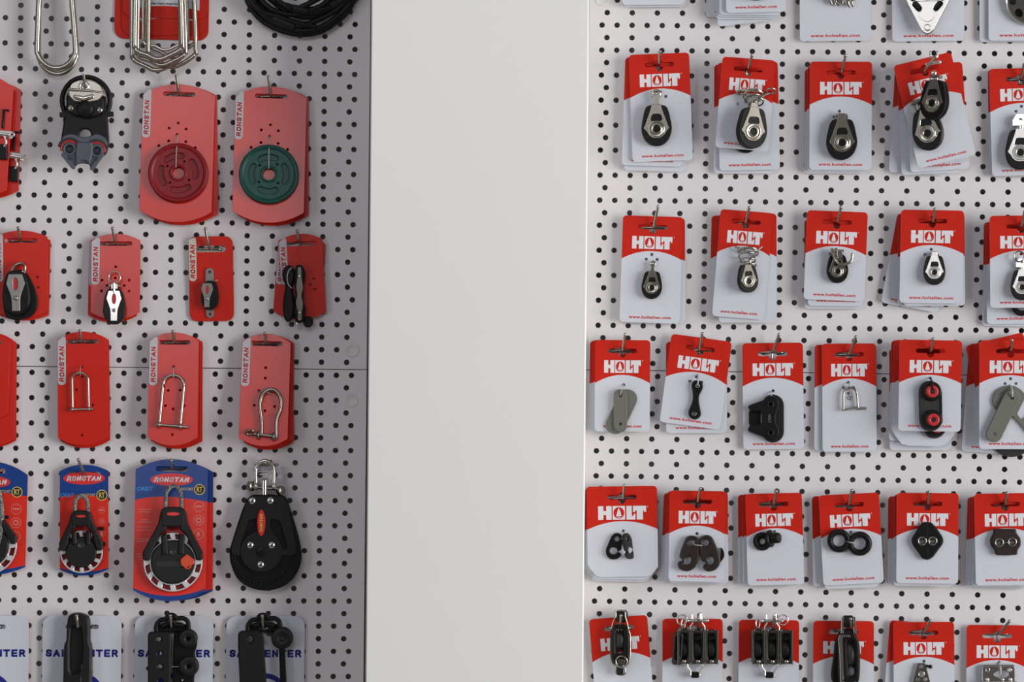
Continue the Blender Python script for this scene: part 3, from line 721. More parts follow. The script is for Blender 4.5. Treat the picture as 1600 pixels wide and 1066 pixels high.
put(t, 1328, 622, [('shackle', g, 'steel', [('pin', pn, 'steel_brushed')])]); t.part('cable_tie', tie(t, 1325, 598, 1328, 606, 7, .9), 'tie_clear')
s = stack('card with a cam cleat with two red centres, third row', 'R', (1453.8, 548.8, 1458, 530), [C_((1437, 545), (1438, 703.8), 95, web=False), C_((1440, 533), (1436, 690), 94, web=False), C_((1446, 532.5), (1441.5, 697), 98, web=False, cut=20, gap=20, lab='rounded white card with a second red-centred cleat below the first'), C_((1454.5, 531.5), (1452, 674), 97, holes=[(0, -60)])], short='red-centred cam cleat in the third row')
def cam_cleat():
    b = G().slab(stadium(-1.5, 20, -.5, -24, 17.5), 0, 7, bev=1.4)
    c = []
    for x, y in ((.7, 21), (2.5, -23)):
        c.append(G().lathe([(15.2, 5), (15.2, 9), (14.3, 12), (13, 13), (10.5, 13.2), (10, 12.5)], x, y, 36).disc(x, y, 10.2, 5, 12.6))
    rd = [G().lathe([(9.8, 11), (9.8, 13.8), (9, 14.4), (4.8, 14.4), (3.6, 13.6), (3.4, 11)], x, y, 30) for x, y in ((.7, 21), (2.5, -23))]
    sc = [G().disc(x, y, 3.5, 8, 12.7) for x, y in ((.7, 21), (2.5, -23))]
    st = G().slab(ccwise([(14.5, 22), (16.6, 20), (17.2, -20), (15.4, -24), (15.2, -2)]), 6, 9, bev=.3)
    return [('cleat_base', b, 'charcoal', [('edge_strip', st, 'charcoal')]), ('cam', c[0], 'black_plastic', [('red_centre', rd[0], 'tooth_red'), ('screw_hole', sc[0], 'ink_black')]), ('cam', c[1], 'black_plastic', [('red_centre', rd[1], 'tooth_red'), ('screw_hole', sc[1], 'ink_black')])]
put(s[2], 1460, 644.5, cam_cleat(), k=.98, z=2); t = s[-1]; put(t, 1454, 632.6, cam_cleat())
t.part('cable_tie', tie(t, 1453.5, 590, 1454.8, 608, 15, 1.5), 'black_plastic')
s = stack('card with large grey angled backing plates cut by the right edge, third row', 'R', (1578.7, 548.5, 1581, 531.7), [C_((1561, 540), (1549, 708.5), 93, lab='grey-white card hanging lowest at the left behind the angled plates'), C_((1553, 530), (1592.5, 692), 92, web=False, gap=14, lab='strongly tilted card with its red corner up behind the angled plates'), C_((1579, 532), (1578.5, 702), 97)], short='angled grey plates at the right edge')
t = s[-1]
put(t, 1574.5, 627, [('backing_plate', G().slab(smooth([(-24, 2), (-19, 15), (-6, 23), (8, 24), (20, 18), (32, 6), (46, 4), (46, -58), (36, -56), (16, -33), (4, -22), (-12, -20), (-21, -10)], 4), 0, 3.5, [circ(-10, 11, 2, 10), round_poly([(26, 4), (14, -20), (22, -30), (38, -18), (40, 0)], 4)], bev=.7), 'grey_plastic')])
put(t, 1579.7, 621.4, [('backing_plate', G().slab(stadium(0, 0, -27.5, -57, 12.6), 4, 8, [circ(0, 0, 3, 14), circ(-27.5, -57, 2.6, 12)], bev=.8), 'grey_plastic')])
put(s[0], 1580, 700, [('backing_plate', G().slab(circ(0, 0, 24, 26, 14), 0, 4, bev=.8), 'charcoal')])
t.part('cable_tie', tie(t, 1578.5, 602, 1579.7, 620, 11, 1.5), 'tie_clear')

# ---- fourth row
def clip(k=1.):
    """flat plastic hook clip: eye at the top, open hook at the bottom"""
    o = smooth([(-6, 14), (0, 18), (7, 16), (10, 9), (8.5, 0), (8.5, -6), (7.2, -9), (3.6, -9.4), (3, -11.5), (7.5, -14), (6.6, -18), (1, -22.5), (-7, -23), (-14, -18), (-16, -9), (-12, 2), (-9, 9)], 4)
    return G().slab(o, 0, 5, [circ(1, 9, 4.2, 14), circ(-4, -9.5, 6, 18)], bev=1.2)
s = stack('large card with two small black hook clips, fourth row next to the pillar', 'R', (972.8, 780.3, 975.5, 758.8), [C_((970.5, 763), (968, 908.8), 111, web=False, cut=16, logo=False), C_((971, 761), (969.5, 905.5), 110, web=False, cut=16), C_((971.5, 760), (973.5, 901.5), 110, web=False, cut=16, lw=75, holes=[(1.5, -70)])], short='small hook clips in the fourth row')
t = s[-1]; put(t, 962.5, 851, [('hook_clip', clip(), 'black_plastic')])
put(t, 982, 851, [('hook_clip', clip(), 'black_plastic')], sub=RY(62) @ Matrix.Scale(-1, 4, (0, 0, 1)) if False else RY(-128), rot=6, z=9)
t.part('wire_tie', tie(t, 966, 841, 980, 841, 9, .8, arch=1), 'steel_brushed')
s = stack('card with two large dark brown hook clips, fourth row', 'R', (1089.6, 784.5, 1094, 763.8), [C_((1083, 772), (1077.5, 912), 91, web=False), C_((1088, 769), (1082, 911), 90, web=False), C_((1091, 769), (1092, 911.5), 92, web=False, gap=9), C_((1090, 767), (1088, 909), 87, holes=[(0, -67)])], short='large brown hook clips')
t = s[-1]
def bigclip():
    o = smooth([(-9, 26), (2, 30), (11, 25), (15, 10), (17, -4), (15, -17), (6, -25.5), (-6, -26), (-12, -20), (-10.5, -15), (-6, -13), (-8, -9), (-12, -8), (-13, 0), (-12, 14)], 4)
    return G().slab(o, 0, 9, [circ(0, 19, 5, 14, 6), smooth([(-3, -6), (3, -2), (7, -8), (5, -15), (-1, -17), (-5, -13)], 3)], bev=2.4)
put(t, 1075.5, 866, [('hook_clip', bigclip(), 'brown_black')], rot=-16, k=1.0)
put(t, 1106.5, 866, [('hook_clip', bigclip(), 'brown_black')], rot=12, k=1.0, z=2)
put(t, 1127.5, 867, [('clip_end', G().slab(smooth([(-1, 11), (3, 6), (4, -2), (0, -9), (-2.5, -11), (-1.5, 0)], 4), 0, 5, bev=1), 'black_plastic')])
t.part('wire_tie', tie(t, 1078, 850, 1096, 852, 12, 1.1, arch=-2), 'cord')
s = stack('card with a small black ring and plug fitting, fourth row', 'R', (1208, 788.5, 1213, 767.8), [C_((1199, 773), (1200, 914.8), 92, web=False), C_((1204, 772), (1206, 914), 90, web=False), C_((1208.5, 771), (1212.5, 914), 88)], short='black ring and plug fitting')
t = s[-1]; put(t, 1191, 846, [('ring', G().lathe([(14.4, 0), (14.4, 4), (12.5, 7), (9.5, 7.6), (8, 5), (5.2, 4.6), (4.6, 3.6), (4.6, 0)], 0, 0, 32), 'black_plastic')])
pg = G().lathe([(8.5, -9), (8.5, 4), (7.5, 6.5), (6, 7), (.001, 7)], 0, 0, 22).lathe([(13.5, -10.5), (13.5, -8), (4, -7.5)], 0, 0, 26)
put(t, 1212, 841, [('plug', pg.xf(RY(58) @ RX(-12)), 'black_plastic')], z=12, rot=-6)
t.part('wire_tie', tie(t, 1197, 846, 1206, 843, 10, .8, arch=1), 'steel_brushed')
s = stack('card with two black rubber rings side by side, fourth row', 'R', (1325.4, 789.3, 1331.3, 766.5), [C_((1315, 775), (1317.5, 916), 93, web=False), C_((1324, 776), (1331, 919), 84, web=False, logo=False), C_((1326, 772), (1333.8, 913), 94)], short='two rubber rings')
t = s[-1]
put(t, 1310.7, 844.8, [('rubber_ring', G().lathe([(9.2, 0), (17, 0), (18.6, 3.5), (17.6, 8), (14, 10.4), (11, 8.6), (9.4, 5), (9.2, 0)], 0, 0, 36), 'rubber')])
put(t, 1343, 849.4, [('rubber_ring', G().lathe([(9.6, 0), (17.6, 0), (19.2, 3.5), (18, 8), (14.4, 10.6), (11.4, 8.6), (9.8, 5), (9.6, 0)], 0, 0, 36), 'rubber')], z=3)
t.part('wire_tie', tie(t, 1317, 845, 1334, 848, 12, 1.0, arch=1), 'cord')
s = stack('card with a black diamond-shaped rope clamp with two eyelets, fourth row', 'R', (1449.4, 787.7, 1451.3, 769), [C_((1434, 776), (1433, 914), 92, web=False, logo=False), C_((1438, 776), (1437, 913), 90, web=False), C_((1443, 773), (1442, 915.5), 92, web=False), C_((1449.5, 770.5), (1448.5, 912), 96)], short='diamond-shaped clamp')
def eyelets(pts, z=8):
    g = G()
    for x, y in pts: g.lathe([(7.3, z - 2), (7.3, z + .6), (6.4, z + 1.5), (5.2, z + 1.2), (4.8, z - 2)], x, y, 26)
    return g
t = s[-1]; M_ = [circ(-8.5, 0, 4.8, 18), circ(7.6, 0, 4.8, 18)]
o = round_poly([(-7, 29), (6, 29), (13, 22), (24.5, 5), (24.8, -3), (8, -26), (0, -30), (-7, -28), (-23.5, -5), (-24.5, 3), (-12, 23)], [3, 3, 5, 5, 5, 5, 3, 3, 5, 5, 5], 4)
put(t, 1448.3, 845, [('rope_clamp', G().slab(o, 0, 9, M_, bev=2.6), 'black_plastic', [('eyelet', eyelets(((-8.5, 0), (7.6, 0)), 9), 'steel'), ('moulding_line', G().tube([(0, 27, 9), (0, -27, 9)], .35, 6), 'black_matt')])])
t.part('wire_tie', tie(t, 1443, 845, 1453, 845, 11, .7, arch=1), 'steel_brushed')
s = stack('card with a black square-ended rope clamp with two eyelets, fourth row by the right edge', 'R', (1570, 788.5, 1573.4, 770.6), [C_((1560, 778), (1556, 919), 96, web=False, logo=False), C_((1563, 777), (1560, 917), 95, web=False), C_((1566, 775), (1566, 916.5), 95, web=False), C_((1570, 771), (1573, 914.5), 96)], short='square-ended clamp')
t = s[-1]; o = round_poly([(-18, 20), (16.5, 20), (17, 14), (23.5, 5), (23.8, -5), (19, -12), (18, -20), (0, -21), (-15, -20.5), (-16, -14), (-22.5, -6), (-23.5, 4), (-18.5, 13)], 2.5, 4)
put(t, 1570, 846.5, [('rope_clamp', G().slab(o, 0, 9, [circ(-10.2, -1, 4.8, 18), circ(10, 0, 4.8, 18)], bev=2.2), 'brown_black', [('eyelet', eyelets(((-10.2, -1), (10, 0)), 9), 'steel'), ('moulding_line', G().tube([(0, 18, 9), (0, -19, 9)], .35, 6), 'black_matt')])])
t.part('wire_tie', tie(t, 1563, 847.5, 1577, 847, 11, .8, arch=1), 'steel_brushed')

# ---- bottom row
def edge_block(n=1, sw=20., H=50.):
    """block seen edge-on: n shells side by side with the sheaves in between"""
    W_ = n * sw; out = G(); shv = G(); st = G()
    for i in range(n):
        cx = -W_ / 2 + sw * (i + .5)
        slot = stadium(cx, -H / 2 + 12, cx, H / 2 - 9, sw * .30)
        out.slab(rrect(sw * .97, H, 3, cx, 0), 3, 17, [slot], bev=2.2)
        shv.join(G().lathe([(5, -sw * .28), (9, -sw * .26), (7, 0), (9, sw * .26), (5, sw * .28)], 0, 0, 30).xf(TR(cx, -H * .10, 5.5) @ Matrix.Scale(1.9, 4, (0, 1, 0)) @ RY(90)))
        for q in (-1, 1): st.slab(rrect(1.3, H + 2, .5, cx + q * sw * .44, 0), 5, 18.2, bev=.3)
        st.screw(cx, -H / 2 + 4, 3.2, 17); st.ball(cx - sw * .3, H / 2, 14, 1.5).ball(cx + sw * .3, H / 2, 14, 1.5)
    out.box(0, 0, 1.5, W_, H, 3)
    return out, shv, st
def strap(w0, w1, y0, y1, cy2, bw, m='steel_bright'):
    g = G()
    for q in (-1, 1):
        g.tube([(q * w0, y0, 12), (q * w0, y0 + (y1 - y0) * .35, 12), (q * w1, y1 - (y1 - y0) * .35, 12), (q * w1, y1, 12)], 1.3, 8)
        g.tube([(q * w0, y0, 5), (q * w0, y0 + (y1 - y0) * .35, 5), (q * w1, y1 - (y1 - y0) * .35, 5), (q * w1, y1, 5)], 1.3, 8)
    return g
s = stack('tilted card with a narrow black block seen edge-on, bottom row next to the pillar', 'R', (968.5, 981.5, 970.3, 962.5), [C_((965.5, 964.5), (979, 1131), 91)], short='edge-on single block beside the pillar', reach=32)
t = s[-1]
b = G().slab(smooth([(-12, 28), (0, 31), (12, 28), (15, 16), (15.5, -8), (14, -24), (8, -31), (-8, -31), (-14, -24), (-15.5, -8), (-15, 16)], 4), 2, 18, [stadium(-1, -9, -1, 22, 6)], bev=3.5)
shv = G().join(G().lathe([(5, -5.5), (9.5, -5), (7.5, 0), (9.5, 5), (5, 5.5)], 0, 0, 30).xf(TR(-1, 6, 6) @ Matrix.Scale(1.7, 4, (0, 1, 0)) @ RY(90)))
st = G().tube(smooth([(-13, 18, 14), (-12, 32, 14), (-7, 44, 13), (-6, 52, 12), (7, 52, 12), (8, 44, 13), (11, 32, 14), (14, 18, 14)], 4, False), 1.3, 8)
st.tube(smooth([(-14, 18, 8), (-14.5, -10, 8), (-13, -28, 9), (-6, -34, 10), (-6, -46, 10), (7, -46, 10), (7, -34, 10), (13, -28, 9), (15.5, -10, 8), (15, 18, 8)], 4, False), 1.4, 8)
st.lathe([(10, 17), (10, 19.5), (8.6, 20.3), (7.6, 19)], 2, -26, 24).box(2, -26, 18, 11, 7, 4)
tp = G().slab(smooth([(-7, 38), (-7, 50), (0, 53), (10, 52), (12, 44), (8, 34)], 3), 2, 12, bev=1.5)
put(t, 969, 1006, [('pulley_block', b, 'black_plastic', [('sheave', shv, 'charcoal'), ('strap', st, 'steel'), ('hinge', tp, 'black_matt'), ('becket_bush', G().box(0, -40, 9, 10, 13, 8), 'black_matt')])])
def triple(t, px, py, extra=0):
    b, shv, st = edge_block(3, 21.5, 52)
    if extra:
        g2, s2, _ = edge_block(1, 15, 50); b.join(g2.xf(TR(-31, -3, -1) @ RZ(-4)))
    top = strap(11, 7, 25, 44, 0, 0); top.tube([(-15, 41, 13), (14, 41, 13)], 2.5, 10).ball(-16, 41, 13, 3.4).ball(15, 41, 13, 3.2)
    top.torus(-22, 36, 10, 7, 1.2, 22, 0, .7, RY(50)).torus(17 if not extra else -24, 42, 11, 8, 1, 24)
    top.tube([(-9, 50, 10), (-9, 40, 12)], 2, 8).tube([(5, 51, 9), (5, 40, 12)], 3.2, 8)
    bot = strap(12, 7, -24, -44, 0, 0).xf(TR(-4, 0))
    bk = G().box(-4, -44, 8, 12, 9, 9, b=1)
    put(t, px, py, [('triple_block', b, 'charcoal', [('sheaves', shv, 'black_matt'), ('steel_strips', st, 'steel_dark'), ('top_shackle', top, 'steel_bright'), ('becket', bot, 'steel_bright'), ('becket_bush', bk, 'black_plastic')])])
s = stack('card with a wide triple block, jumbled pins on top, second from pillar in bottom row', 'R', (1091, 985, 1091, 966.5), [C_((1082, 967), (1082, 1133), 94, logo=False)], short='triple block second from the pillar', reach=34)
triple(s[-1], 1089.5, 1009.7, 1)
s = stack('card with a wide triple block, third from pillar in the bottom row', 'R', (1206, 987, 1210.5, 965.5), [C_((1201.5, 969), (1200.5, 1135), 94, logo=False)], short='triple block third from the pillar', reach=34)
triple(s[-1], 1205.5, 1010, 0)
s = stack('card with a tall narrow black block seen edge-on with chrome straps, bottom row', 'R', (1328.5, 987.5, 1329.5, 967.5), [C_((1318, 970.5), (1317.5, 1137), 94.5)], short='tall edge-on block', reach=34)
t = s[-1]
b = G().slab(smooth([(-15, 34), (0, 42), (10, 36), (17, 20), (18, -10), (16, -38), (8, -42), (-12, -42), (-16, -36), (-17, 0)], 4), 2, 19, [stadium(5, -26, 3, 20, 5)], bev=3.5)
b.slab(smooth([(-20, 20), (-14, 24), (-13, -40), (-24, -40), (-26, -28), (-22, 0)], 4), 1, 12, bev=2)
shv = G().lathe([(5, -5), (10, -5), (8, 0), (10, 5), (5, 5)], 0, 0, 30).xf(TR(4, 2, 6.5) @ Matrix.Scale(2.2, 4, (0, 1, 0)) @ RY(90))
st = G().slab(round_poly([(-16, 30), (-10, 34), (-9, 4), (-8, -36), (-13, -40), (-14, 0)], 2), 18, 20.5, bev=.4)
for q in (-1, 1): st.slab(round_poly([(q * 9 - 1.6, 62), (q * 9 + 1.6, 62), (q * 10 + 2, 36), (q * 10 - 2, 36)], 1), 6, 20, bev=.4)
st.tube([(-10, -38, 16), (-4, -48, 14), (-4, -60, 12)], 3, 10).tube([(10, -38, 16), (6, -48, 14), (6, -60, 12)], 3, 10).box(-6, 32, 19, 16, 3, 3)
tp = G().box(0, 54, 12, 15, 18, 12, b=2)
put(t, 1324, 1024, [('pulley_block', b, 'black_plastic', [('sheave', shv, 'charcoal'), ('strap', st, 'steel_bright'), ('hinge', tp, 'black_matt')])])
s = stack('card with a perforated steel chainplate strip, bottom row, fifth from the pillar', 'R', (1442, 990, 1453.3, 970.5), [C_((1438, 973), (1425, 1138), 95, web=False), C_((1443, 972), (1444.5, 1138), 94.5, holes=[(0, -61.5)])], short='perforated chainplate', hook_lab=None, lift=1)
t = s[-1]; hl = [circ(0, -5 - 11 * i, 3.2, 12) for i in range(1, 8)] + [circ(q * (3 + 1.1 * i), -8 - 9.5 * i, 2.3, 10) for i in range(1, 7) for q in (-1, 1)]
hl = [circ(-.5, -5, 3.2, 12), circ(0, -17, 4, 14), circ(-5.5, -25, 3, 12), circ(6, -25, 3, 12), circ(0, -32, 3.4, 12), circ(-9, -40, 3.2, 12), circ(9, -40, 3.2, 12), circ(0, -46, 4, 12)]
put(t, 1439, 1036, [('chainplate', G().slab(round_poly([(-6, 0), (6, 0), (17, -42), (18, -60), (-18, -60), (-17, -42)], [2, 2, 6, 4, 4, 6], 4), 2, 5, hl, bev=.5), 'steel', [('rivets', G().lathe([(5, 4.5), (5, 6.2), (4, 6.4), (3.9, 4)], 0, -17, 20).lathe([(4.2, 4.5), (4.2, 6.2), (3, 6.4), (3, 4)], -9, -40, 20).lathe([(4.2, 4.5), (4.2, 6.2), (3, 6.4), (3, 4)], 9, -40, 20), 'steel_bright')]),
    ('cable_tie', G().tube([(7, -4, 4), (14, -5.5, 4)], 1.8, 8).ball(14, -5.5, 4, 3.2), 'black_plastic')])
s = stack('card with a chrome box bracket, bottom right corner', 'R', (1558.7, 992.5, 1577.2, 971), [C_((1558, 977), (1557.5, 1143), 95.5, holes=[(3, -58.5)])], short='chrome box bracket', lift=1.5)
t = s[-1]
o = round_poly([(-25, 12), (25, 12), (25.5, -3), (25, -12), (-25, -12), (-25.5, -3)], [6, 6, 2, 2, 2, 2], 5)
bx = G().slab(o, 6, 9, [smooth([(-7, -1), (0, 5), (8, 5), (16, -1), (9, -6), (0, -6)], 4), circ(-17, 6, 2.4, 12), circ(17, 6, 2.4, 12)], bev=.8)
bx.box(0, -16, 12, 56, 10, 12, b=1.5).box(0, -34, 8, 60, 26, 14, b=1.5).slab(rrect(49, 4, 1.5, 0, 12), 1, 8, bev=.6)
rv = G().ring(-17, 6, 3.6, 2.4, 8, 9.8, .3).ring(17, 6, 3.6, 2.4, 8, 9.8, .3).screw(-18, -9, 3, 9).screw(18, -9, 3, 9).screw(6, -9, 2.4, 9)
put(t, 1558.8, 1052, [('box_bracket', bx, 'steel_bright', [('rivet', rv, 'steel_bright')])])
t.part('cable_tie', tie(t, 1561, 1036, 1561, 1052, 10, 1.8), 'tie_clear')

# ================================================================== LEFT WALL
def arc_card(w_, h_, sag_t, sag_b, n=12, rc=0):
    """outline of a hang tag with curved top and bottom, top centre at 0,0"""
    W = w_ / 2; o = []
    for k in range(n + 1):
        u = 1 - 2 * k / n; o.append((W * u, -sag_t * abs(u) ** 2.1))
    for k in range(n + 1):
        u = -1 + 2 * k / n; o.append((W * u, -h_ + sag_b * abs(u) ** 2.1))
    return o
def red_tag(t, w_, h_, st, sb, holes=(), tab=True, tab_m='tab_grey', txt=True, slot=None, rr=False, tabh=70, tabw=13.5, wall=None, txt_m='card_print', extra=()):
    """red plastic hang tag with a grey side tab"""
    o = rrect(w_, h_, 12, 0, -h_ / 2, 6) if rr else round_poly(arc_card(w_, h_, st, sb), 1.2, 2)
    sw_, shh, sy = slot or (50, 6.5, -15.5)
    sl = stadium(-sw_ / 2 + shh / 2, sy, sw_ / 2 - shh / 2, sy, shh / 2)
    hs = [circ(x, y, 2.1, 10) for x, y in holes]
    g = G().slab(o, 0, 1.1, [sl] + hs + list(extra), bev=.3)
    c = t.part('tag', g, 'plastic_red')
    if tab:
        x = -w_ / 2; y0 = -st - .5 if not rr else -4
        tb = G().cap([ccwise([(x + .6, y0 - 1), (x + .6 * tabw, y0 + st * .42), (x + tabw - 1, y0 + st * .5), (x + tabw, y0 + st * .3 - 1.5), (x + tabw, y0 - tabh + 5), (x + tabw - 2, y0 - tabh + 1.5), (x + tabw / 2, y0 - tabh), (x + 2, y0 - tabh + 1.5), (x + .6, y0 - tabh + 5)])], 1.25)
        p_ = t.part('side_tab', tb, tab_m, c)
        if txt: t.part('lettering', block_text('RONSTAN', tabh * .80, 7.6, 1.75, rot=R(90), cx=x + tabw * .52, cy=y0 - tabh * .53, z=1.4, shear=.12), txt_m, c)
    return c
def tagstack(lab, slot_tip, cards, short, z0=7, reach=16, cat='hardware pack', name='carded_hardware', **hk):
    z = z0; n = len(cards); out = []
    words = ['first', 'second', 'third', 'fourth']
    for i, c in enumerate(cards):
        front = i == n - 1
        if front: lb = lab; nm, ct = kind_of(lab); gp = 'red tag packs hanging in rows on the left panels'
        else: lb = c.get('lab') or '%s red hang tag down behind the %s' % (words[n - 2 - i], short); nm = 'hang_tag'; ct = 'card'; gp = 'spare red tags behind the front packs'
        t = Thing('L', nm, lb, ct, c['t'][0], c['t'][1], z, to=c['b'], group=gp)
        if c.get('tilt'):
            t.e.matrix_world = t.e.matrix_world @ RX(c['tilt'][0]) @ RY(c['tilt'][1])
        red_tag(t, c['w'], t.h, c.get('st', 12), c.get('sb', 12), c.get('holes', ()), rr=c.get('rr', False), slot=c.get('slot'), tabh=c.get('tabh', 70), tabw=c.get('tabw', 13),
                tab_m=c.get('tab_m', 'tab_grey'), txt=c.get('txt', front), txt_m=c.get('txt_m', 'card_print'))
        out.append(t); zt = z; z += c.get('gap', 4)
    if not slot_tip: tx, ty = cards[-1]['t']; slot_tip = (tx, ty + 16, tx - 5, ty - 5)
    if slot_tip:
        sx, sy, tx, ty = slot_tip
        hook('L', sx, sy, tx, ty, zt, 'steel wire hook holding the %s' % short, reach, **hk)
    return out

# ---- sheave cards
def sheave(m):
    hl = []
    for a in (105, 14, -82, 190):
        pts = [(27 * math.cos(R(a + q)), 27 * math.sin(R(a + q))) for q in (-26, -13, 0, 13, 26)]
        L_ = [(31.4 * math.cos(R(a + q)), 31.4 * math.sin(R(a + q))) for q in range(-26, 27, 6)]
        I_ = [(22.6 * math.cos(R(a + q)), 22.6 * math.sin(R(a + q))) for q in range(26, -27, -6)]
        e1 = pts[4]; e0 = pts[0]
        c1 = [(e1[0] + 4.4 * math.cos(R(a + 26 + k)), e1[1] + 4.4 * math.sin(R(a + 26 + k))) for k in (30, 60, 90, 120, 150)]
        c0 = [(e0[0] + 4.4 * math.cos(R(a - 26 + k)), e0[1] + 4.4 * math.sin(R(a - 26 + k))) for k in (210, 240, 270, 300, 330)]
        hl.append(ccwise(L_ + c1 + I_ + c0))
    sm_ = [circ(20 * math.cos(R(a)), 20 * math.sin(R(a)), 1.6, 10) for a in (62, 148, 230, -34)]
    web = G().slab(circ(0, 0, 40, 48), 1.5, 7.6, [circ(0, 0, 9.6, 24)] + hl + sm_, bev=.9)
    for h in hl: web.cap([ccwise(h)], 3.6)
    rim = G().lathe([(39, 1), (45, .6), (46.2, 1.5), (46.4, 3), (43.5, 5), (43.5, 6), (46.4, 8), (45.6, 9.6), (43, 9.8), (40, 8.6), (38.6, 7.4)], 0, 0, 56)
    hb = G().lathe([(14, 7.2), (13.2, 8.8), (11.6, 9.4), (10, 8.8), (9.4, 7), (9.4, 1)], 0, 0, 32)
    return [('sheave', rim, m, [('web', web, m), ('hub', hb, m)])]
S8 = [(0, -61), (-14, -69.5), (12.5, -70), (-1, -79), (-14, -89.5), (12.5, -90), (-29, -97.5), (27.5, -99)]
s = tagstack('large red tag with a round dark red sheave wheel', (279.9, 148.5, 275.5, 118.7), [
    dict(t=(283, 134), b=(284.5, 352), w=112, st=16, sb=17, txt=False, tab=False), dict(t=(280.5, 132), b=(274.5, 348.3), w=112, st=17, sb=17, holes=S8, tabh=68, tilt=(-3.2, 0))], 'dark red sheave tag')
t = s[-1]; put(t, 279.3, 272, sheave('sheave_red'), rot=0)
t.part('cord', tie(t, 277.8, 211, 276, 264, 10, .8, arch=2), 'cord')
s = tagstack('large red tag with a round dark green sheave wheel', (423.3, 150.5, 419.4, 120), [
    dict(t=(426.5, 137), b=(426.5, 353), w=111, st=16, sb=17, txt=False, tab=False), dict(t=(424.3, 135.3), b=(419, 350.3), w=111, st=17, sb=17, holes=S8, tabh=68, tilt=(-5.5, 0))], 'dark green sheave tag')
t = s[-1]; put(t, 420.7, 275.3, sheave('sheave_green'), rot=-12)
t.part('cord', tie(t, 421.3, 214, 420.5, 267, 10, .8, arch=2), 'cord')

# ---- small strap blocks on red tags
def strap_block(bright, k=1., eggx=0.):
    body = G()
    e = smooth([(-10, 22), (0, 25), (10, 22), (15, 8), (17, -10), (14.5, -22), (7, -30), (0, -31.5), (-7, -30), (-14.5, -22), (-17, -10), (-15, 8)], 4)
    body.slab([(x + eggx, y) for x, y in e], 0, 4, bev=.8).slab([(x * .88 + eggx, y * .92) for x, y in e], 4, 8).slab([(x + eggx, y) for x, y in e], 8, 12, bev=1.4)
    o = round_poly([(-8.5, 20), (8.5, 20), (11.8, 8), (8, -2), (5.4, -10), (5.0, -27), (-5.0, -27), (-5.4, -10), (-8, -2), (-11.8, 8)], [1, 1, 1.5, 4, 4, .8, .8, 4, 4, 1.5], 4)
    el = circ(0, 7.5, 3.2, 20, 8.2)
    sp = G().slab(o, 12.2, 13.8, [el], bev=.4)
    return [('pulley_block', body, 'black_plastic', [('steel_strap', sp, 'steel_bright' if bright else 'steel_brushed'), ('red_inlay', G().slab(circ(0, 7.5, 3.1, 20, 8.1), 12, 12.9), 'tooth_red'), ('rivet', G().screw(0, -10.5, 3, 13.4), 'steel')])]
s = tagstack('red tag with a grey steel strapped black block, cut by the left edge', (32.5, 376, 28.5, 356), [
    dict(t=(39, 364), b=(36, 501), w=80, st=11, sb=9, tab=False), dict(t=(32.5, 360.5), b=(33.5, 497.5), w=83, st=10, sb=11, holes=[(25, -73), (26, -89)], tabh=70, tabw=14)], 'strapped block tag at the left edge')
t = s[-1]; put(t, 26.5, 453.5, strap_block(False, eggx=0), k=1.22, z=9, rot=1)
put(t, 37, 462, [('rear_cheek', G().slab(smooth([(-8, 40), (4, 36), (14, 20), (22, -5), (20, -22), (8, -35), (-14, -38), (-28, -30), (-30, 0), (-18, 30)], 4), 0, 7, bev=1.5), 'black_plastic')])
hd = G().tube(smooth([(-8, -8, 9), (-9, 2, 10), (-3, 10, 10), (5, 12, 9), (10, 6, 8), (8, -4, 7)], 4, False), 2.4, 10).tube([(-4.5, -12, 12), (-4.5, 0, 13)], 1.8, 8).tube([(6, -12, 12), (6, 0, 13)], 1.8, 8)
put(t, 30, 424, [('head_shackle', hd, 'steel', [('plate', G().box(1, -7, 8, 18, 14, 5), 'steel_dark')])])
s = tagstack('red tag with a mirror-bright strapped black swivel block', (181, 381.5, 175.8, 356.7), [
    dict(t=(178, 368), b=(175.5, 504), w=76, st=10, sb=11, tab=False), dict(t=(181.5, 365.5), b=(181, 500), w=76, st=11, sb=11, tabh=69, holes=[(0, -52), (-21, -73), (21, -73), (-13, -81.5), (13.5, -81.5), (-21.5, -90), (21, -90), (-.5, -69.5)], tilt=(-5.0, -1.0))], 'bright strapped swivel block tag')
t = s[-1]; put(t, 180.5, 477, strap_block(True), k=1.0, z=5)
sw = G().torus(0, 9, 8, 9.2, 1.4, 28).tube([(-9, -5, 8), (9, -5, 8)], 2.2, 10).box(0, -8, 8, 11, 14, 8, b=1)
put(t, 180.5, 444, [('swivel_shackle', sw, 'steel', [('post', G().tube([(0, -1, 14), (0, -15, 14)], 2, 10), 'steel_bright')])], z=5)
tg = tagstack('single round-cornered red tag with a small grey-steel strapped block', (327.3, 389, 320.7, 357.8), [
    dict(t=(329, 369.5), b=(331, 502), w=69, rr=True, slot=(47, 10, -19.5), tabh=66, tabw=12, tab_m='tab_cream', st=4, tilt=(1.5, 0))], 'round-cornered red tag', stem=False)
t = tg[-1]; put(t, 324, 458.5, strap_block(False, eggx=5.5), k=.80, z=4, rot=-2)
put(t, 327.5, 425, [('mounting_lug', G().slab(stadium(0, 0, 0, -14, 6.5), 0, 3, [circ(0, 0, 2.2, 12)], bev=.5).slab(stadium(.5, -66, .5, -56, 6.2), 0, 3, [circ(.5, -66, 2.2, 12)], bev=.5), 'steel_brushed')])
t.part('wire_tie', tie(t, 332, 440, 341, 438, 8, .7), 'cord')
s = tagstack('red tag with black twin blocks seen edge-on, fanned tags behind', (467, 378.5, 464.4, 361), [
    dict(t=(473, 368), b=(463, 500), w=74, st=11, sb=11, tabh=68, tabw=14, txt=True), dict(t=(469, 365.5), b=(476, 498.5), w=68, st=10, sb=10, tabh=68, tabw=12, holes=[(17.5, -71), (11.5, -80.5), (18.5, -88)])], 'edge-on twin block tag')
